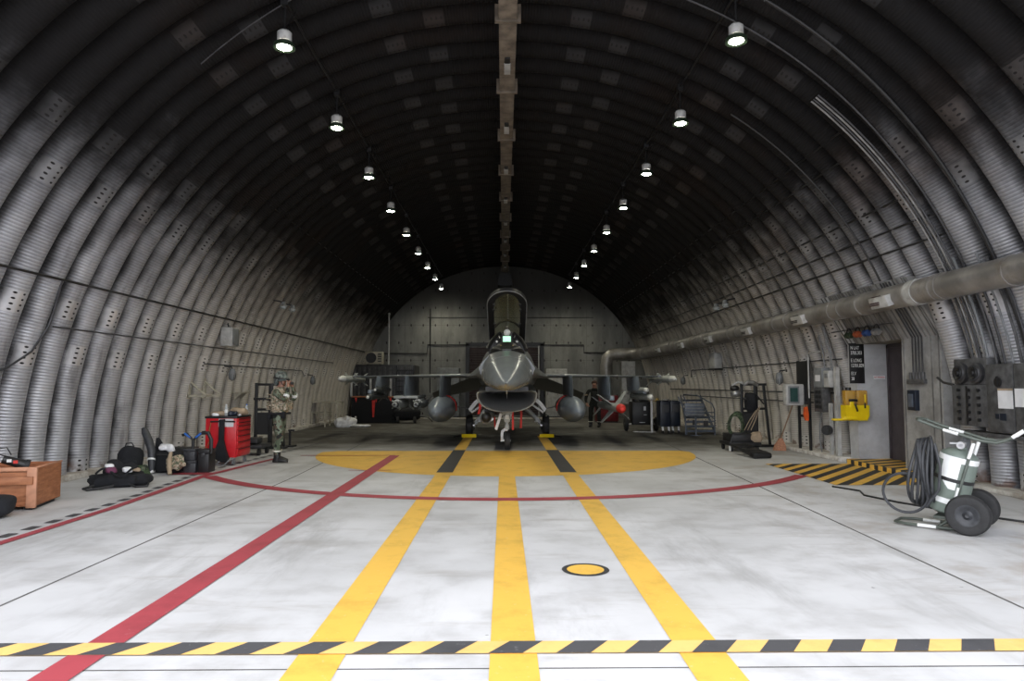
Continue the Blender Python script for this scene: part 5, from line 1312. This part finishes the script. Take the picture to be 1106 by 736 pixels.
for k, (y, z1) in enumerate(((14.75, 2.9), (14.83, 2.9), (15.1, 2.7))):
    tag(M().tube([(7.14, y, 1.9), (7.12, y, 2.3), (vx(z1), y, z1)], .016, 8).go('conduit', 'galv' if k % 2 else 'box_grey'), '%s vertical conduit above the breaker panel' % ['nearest', 'middle', 'farthest'][k], 'conduit')
tag(M().cyl((7.05, 14.85, .62), (7.0, 14.8, .62), .11, n=20).cyl((7.0, 14.8, .62), (6.97, 14.77, .62), .07, n=20).go('cable_reel', 'black'), 'small round black reel low between the pale uprights', 'reel')
tag(M().tube([(7.1, 15.2, .98), (7.06, 15.25, .7), (7.1, 15.35, .4), (7.12, 15.3, .1)], .013, 6).go('grey_cable', 'box_grey'), 'grey cable looping down below the breaker panel', 'cable')
# board with coordinates, fixed on the jamb facing the entrance
t = thing('coordinate_sign', 'black sign with white latitude and longitude lettering beside the doorway', 'sign', (7.13, 13.97, 1.63)); M().box((0, 0, 0), (.30, .03, .83), .003).go('sign_board', 'black', t)
for k, s_ in enumerate(('N LAT', '3705.303', 'E LONG', '12701.839', 'ELV', '38')):
    txt('lettering', s_, .088, (.02, -.003, .70-.105*k-(.05 if k > 1 else 0)-(.06 if k > 3 else 0)), (PI/2, 0, 0), 'tape', t).scale = (.72, 1.15, 1)
t = thing('door_notice', 'small notice with faint red lettering on the pale jamb', 'notice', (7.62, 13.985, 1.72)); M().box((0, 0, 0), (.24, .012, .07)).go('plate', 'paper', t); txt('lettering', 'NO SMOKING', .036, (.01, -.002, .025), (PI/2, 0, 0), 'red_tag', t)
# yellow eyewash unit
t = thing('eyewash_station', 'bright yellow eyewash station with amber bottles beside the doorway', 'eyewash station', (6.93, 13.80, .88))
M().loft([[(-.02, -.03, .0), (.42, -.03, 0), (.42, .15, 0), (-.02, .15, 0)], [(-.03, -.06, .10), (.45, -.06, .10), (.45, .15, .10), (-.03, .15, .10)], [(-.03, -.06, .31), (.45, -.06, .31), (.45, .15, .31), (-.03, .15, .31)]]).go('tank_base', 'yellow', t, ang=30)
M().box((-.30, -.10, .0), (.15, .02, .045), .02).box((-.1, -.1, .0), (.2, -.02, .09), .02).go('drip_tray', 'yellow', t)
for x in (.08, .33):
    b = M().bc((x, .03, .46), (.21, .16, .31), .03).go('bottle', 'amber', t)
M().cyl((.06, .0, .61), (.06, 0, .67), .055).go('cap', 'black', t)
M().bc((.12, -.07, .41), (.17, .05, .05), .01).go('spray_arm', 'black', t)
M().bc((.18, -.075, .26), (.035, .02, .16), .005, ry=-.3).go('handle', 'black', t)
M().bc((.36, -.07, .30), (.03, .02, .10), .005).go('latch', 'black', t)
M().bc((.09, -.07, .34), (.08, .02, .16), .01).bc((.36, -.08, .45), (.03, .02, .16), .008).go('yellow_strap', 'yellow', t)
# coloured ear defenders over the door
for k, (m, c) in enumerate((('green_dark', 'dark green'), ('orange_dull', 'orange'), ('blue_dull', 'blue'), ('steel', 'silver'))):
    y = 13.75-.34*k
    t = thing('ear_defenders', '%s ear defenders hanging in the row above the doorway' % c, 'ear defenders', (7.02, y, 2.60), group='ear defenders over the door')
    for s in (-1, 1): M().lathe([(0, -.045), (.045, -.045), (.062, -.02), (.062, .03), (.04, .045), (0, .045)], (-.0, s*.06, 0), (0, 1, .5)).go('ear_cup', m, t)
    M().tube([(.0, .1*math.cos(a), .14*math.sin(a)) for a in [PI*i/10 for i in range(11)]], .014, 6).go('headband', 'black', t)
tag(M().cyl((7.05, 14.6, 2.72), (7.02, 12.2, 2.72), .012).go('hook_rail', 'grey_dark'), 'thin rail above the doorway that carries the ear defenders', 'rail')
# terminal box on pillar
t = thing('terminal_box', 'dark blue-grey terminal box on the concrete door pillar', 'box', (7.22, 11.90, 1.15)); M().box((-.02, 0, 0), (.08, .24, .36), .012).go('case', 'navy', t); M().box((-.035, .05, .06), (-.02, .19, .29), .004).go('cover', 'slate', t)
q = M()
for i in range(5): q.cyl((7.25, 11.72+.09*i, 1.68), (7.25, 11.72+.09*i, 1.82), .03, n=10)
tag(q.box((7.22, 11.66, 1.62), (7.28, 12.16, 1.70), .004).go('cable_glands', 'soot_grey'), 'row of cable glands above the terminal box', 'gland plate')

# ============ electrical boxes near right ============
t = thing('meter_cabinet', 'large sooty grey cabinet with two pinned papers on the right wall', 'cabinet', (7.02, 8.75, .92))
M().box((0, 0, 0), (.26, 1.12, .98), .015).go('case', 'soot_grey', t)
M().box((-.015, .03, .03), (0, .55, .95), .006).box((-.015, .57, .03), (0, 1.09, .95), .006).go('door', 'soot_grey', t)
M().cyl((-.015, .85, .72), (-.03, .85, .72), .07, n=20).box((-.04, .84, .66), (-.02, .87, .80)).go('rotary_switch', 'black', t)
M().box((-.022, .58, .35), (-.016, .86, .62)).go('clipped_paper', 'paper', t).rotation_euler = (0, 0, .0)
M().box((-.022, .28, .38), (-.016, .54, .63)).go('clipped_paper', 'paper', t)
M().box((-.025, .58, .60), (-.016, .86, .63)).go('clip', 'tan', t)
M().box((-.02, .72, .18), (-.014, .84, .28)).box((-.02, .86, .2), (-.014, .93, .27)).go('indicator_panel', 'navy', t)
t = thing('control_panel', 'sooty control panel with two rows of knobs below twin round sockets', 'panel', (7.05, 9.9, .98))
lower = M().box((0, 0, 0), (.22, .78, .62), .015).go('lower_case', 'soot_grey', t)
for j in range(3):
    for k in range(5): M().cyl((0, .16+.22*j, .1+.11*k), (-.035, .16+.22*j, .1+.11*k), .025, n=10).go('knob', 'black', lower)
M().box((-.01, .42, .02), (0, .45, .6)).go('divider', 'black', lower)
M().box((.03, .02, .62), (.2, .76, 1.02), .015).go('upper_case', 'soot_grey', t)
for j in range(2):
    d = M().lathe([(0, 0), (.12, 0), (.13, .02), (.155, .03), (.16, .09), (0, .09)], (-.05, .56-.34*j, .80), (1, 0, 0), 28).go('round_socket', 'grey_dark', t)
    M().lathe([(0, 0), (.04, -.01), (.05, .02), (.09, .0), (.10, .03)], (-.07, .56-.34*j, .80), (1, 0, 0), 24).go('socket_ring', 'black', d)
M().tube([(.05, .8, .62), (-.02, .95, .66), (-.05, 1.05, .74)], .02, 8).go('lever', 'black', t)
t = thing('support_frame', 'grey steel frame and shelf that carry the meter cabinet', 'frame', (7.05, 8.6, 0))
M().box((-.02, .1, .84), (.28, 2.1, .90), .005).go('shelf_rail', 'soot_grey', t)
for y in (.62, 1.95): M().box((.06, y, 0.0), (.18, y+.1, .84), .004).go('leg', 'box_grey', t)
for i in range(8):
    y = 9.2+.16*i
    z1 = 3.3+.1*(i % 3)
    tag(M().tube([(7.18, y, 1.9), (7.12, y+.02, 2.3), (vx(2.8), y+.03, 2.8), (vx(z1), y+.03, z1)], .016+.004*(i % 2), 8).go('riser_conduit', ('grey_dark', 'soot_grey', 'box_grey')[i % 3]), '%s riser conduit above the meter cabinet, counted from the entrance' % ['first', 'second', 'third', 'fourth', 'fifth', 'sixth', 'seventh', 'eighth'][i], 'conduit', 'riser conduits')
# cable on the floor
run('floor_cable', 'black cable lying on the floor behind the extinguisher cart', [(5.15, 10.75, .012), (5.35, 10.3, .012), (5.2, 9.9, .012), (5.35, 9.3, .012), (5.75, 8.4, .012), (6.1, 7.9, .012), (6.6, 7.7, .012), (8.2, 7.9, .012)], .014, 'black', 'cable')

# ============ wheeled extinguisher ============
ang = math.atan2(.73, .68)     # local x = across (away), y = forward (to the left)
t = thing('wheeled_extinguisher', 'green wheeled fire extinguisher with hose coil, in front of the meter cabinet', 'fire extinguisher', (5.15, 7.53, 0), ang)
def EW(x):
    ty_ = M().lathe([(.115, -.055), (.16, -.062), (.195, -.056), (.212, -.03), (.214, 0), (.212, .03), (.195, .056), (.16, .062), (.115, .055)], (x, 0, .214), (1, 0, 0), 40).go('tyre', 'rubber', t)
    M().lathe([(0, -.055), (.02, -.06), (.03, -.045), (.05, -.03), (.085, -.04), (.10, -.05), (.12, -.05), (.12, .05), (.10, .05), (.085, .04), (.05, .03), (.03, .045), (.02, .06), (0, .055)], (x, 0, .214), (1, 0, 0), 32).go('rim', 'rubber_grey', ty_)
EW(-.30); EW(.30)
M().cyl((-.30, 0, .214), (.30, 0, .214), .018).go('axle', 'green', t)
A, B = Vector((0, .26, .17)), Vector((0, .09, .86)); ax = (B-A).normalized(); L = (B-A).length
tk = M().lathe([(0, 0), (.12, .0), (.175, .03), (.19, .07), (.19, L-.08), (.175, L-.03), (.12, L+.01), (.05, L+.03), (.05, L+.06), (0, L+.06)], A, ax, 40).go('cylinder', 'green', t)
M().cyl(A+ax*.60, A+ax*.66, .1915, n=40, cap=False).go('white_band', 'tape', tk)
M().cyl(A+ax*.13, A+ax*.19, .1915, n=40, cap=False).go('white_band', 'tape', tk)
M().cyl(A+ax*.38, A+ax*.42, .194, n=40, cap=False).go('black_strap', 'black', tk)
# instruction label: a curved patch on the near side
q = M(); rows = []
U = Vector((1, 0, 0)); Wd = ax.cross(U).normalized()
for h in [.30+.045*i for i in range(9)]:
    hw = .62 if h > .42 else .62*(.35+.65*(h-.30)/.12)
    rows.append([q.b.verts.new(A+ax*h+(U*math.cos(a)+Wd*math.sin(a))*.1925) for a in [PI+(-hw*.0-.15+(.95*hw/.62)*j/8)*-1*1.0+.5-.35 for j in range(9)]])
for a, b in zip(rows, rows[1:]): q.skin(a, b, False)
q.go('instruction_label', 'tape', tk)
top = A+ax*(L+.06)
M().cyl(top-ax*.02, top+ax*.05, .035).cyl(top+ax*.02+Vector((-.12, 0, 0)), top+ax*.02+Vector((.1, 0, 0)), .018).cyl(top+ax*.03, top+ax*.03+Vector((-.03, .12, 0)), .015).lathe([(0, 0), (.04, 0), (.04, .03), (0, .03)], top+ax*.02+Vector((-.12, .0, 0)), (1, 0, 0)).go('valve', 'steel', t)
# frame rails and skid
for s in (-1, 1):
    x = s*.17
    r = M().tube([(x, .30, .04), (x, .22, .10), (x, .10, .42), (x, -.06, .98)], .016, 10).go('rail', 'green_frame', t)
    M().cyl((x, -.005, .80), (x, -.058, .97), .0185).go('white_tape', 'tape', r)
    M().cyl((x, .135, .34), (x, .095, .48), .0185).go('white_tape', 'tape', r)
    hb = M().tube([(x, .45, 1.20), (x, .28, 1.13), (x, -.12, 1.0), (x, -.26, .985), (x, -.36, 1.02), (x, -.56, 1.17)], .017, 10).go('handle_bar', 'green_frame', t)
    M().cyl((x, .22, 1.106), (x, .08, 1.062), .0195).go('white_tape', 'tape', hb)
    M().cyl((x, -.40, 1.048), (x, -.50, 1.125), .0195).go('white_tape', 'tape', hb)
M().tube([(-.17, .45, 1.2), (-.1, .485, 1.21), (.1, .485, 1.21), (.17, .45, 1.2)], .017, 10).go('handle_end', 'green_frame', t)
M().tube([(-.17, -.56, 1.17), (-.1, -.6, 1.2), (.1, -.6, 1.2), (.17, -.56, 1.17)], .017, 10).go('handle_end', 'green_frame', t)
sk = M().tube([(-.17, .0, .10), (-.19, .15, .03), (-.19, .62, .03), (-.12, .74, .03), (.12, .74, .03), (.19, .62, .03), (.19, .15, .03), (.17, 0, .1)], .017, 10).go('skid', 'green_frame', t)
M().cyl((-.19, .32, .03), (-.19, .50, .03), .0195).go('white_tape', 'tape', sk)
M().cyl((.19, .35, .03), (.19, .52, .03), .0195).go('white_tape', 'tape', sk)
M().box((-.17, .05, .12), (.17, .35, .15), .005).go('foot_plate', 'green_frame', t)
for k in range(8):
    v0 = .34+.030*k; th = [2*PI*i/36 for i in range(36)]
    lean = .06*(1-k/4)
    M().tube([(.20*math.cos(a)+.02*math.sin(3*a+k), v0+.02*math.sin(2*a+k)+lean*math.sin(a)*.6, .60+(.41-.008*k)*math.sin(a)) for a in th], .0165, 8, closed=True).go('hose_loop', 'rubber_grey', t)
M().tube([(-.15, .62+.23*math.cos(a), .37+.22*math.sin(a)) for a in [2*PI*i/36 for i in range(36)]], .016, 8, closed=True).go('loose_hose_loop', 'rubber_grey', t)
M().tube([(-.22, .3, .95), (-.24, .25, .7), (-.25, .27, .45), (-.22, .4, .25)], .016, 8).go('hose_end', 'rubber_grey', t)

# ============ outside, light, camera ============
w = bpy.data.worlds.new('overcast'); S.world = w; w.use_nodes = True
nt = w.node_tree; bg = nt.nodes['Background']
tc = nt.nodes.new('ShaderNodeTexCoord'); sp = nt.nodes.new('ShaderNodeSeparateXYZ'); nt.links.new(tc.outputs['Generated'], sp.inputs[0])
rp = nt.nodes.new('ShaderNodeValToRGB'); nt.links.new(sp.outputs['Z'], rp.inputs[0])
rp.color_ramp.elements[0].position = 0.0; rp.color_ramp.elements[0].color = (.35, .36, .37, 1)
rp.color_ramp.elements[1].position = .03; rp.color_ramp.elements[1].color = (.79, .82, .88, 1)
e = rp.color_ramp.elements.new(1.0); e.color = (1, 1.01, 1.06, 1)
nt.links.new(rp.outputs[0], bg.inputs[0]); bg.inputs[1].default_value = 2.2

cam = bpy.data.cameras.new('camera'); co = bpy.data.objects.new('camera', cam); C.objects.link(co); S.camera = co
cam.sensor_width = 36; cam.sensor_fit = 'HORIZONTAL'; cam.lens = 737/1106*36; cam.clip_end = 200
pitch = math.atan(48/737); yaw = math.atan(9/737)
co.location = (0, 0, 1.6); co.rotation_euler = (PI/2+pitch, 0, -yaw)
S.view_settings.view_transform = 'Standard'; S.view_settings.look = 'None'; S.view_settings.gamma = 1; S.view_settings.use_curve_mapping = False
S.view_settings.exposure = .9
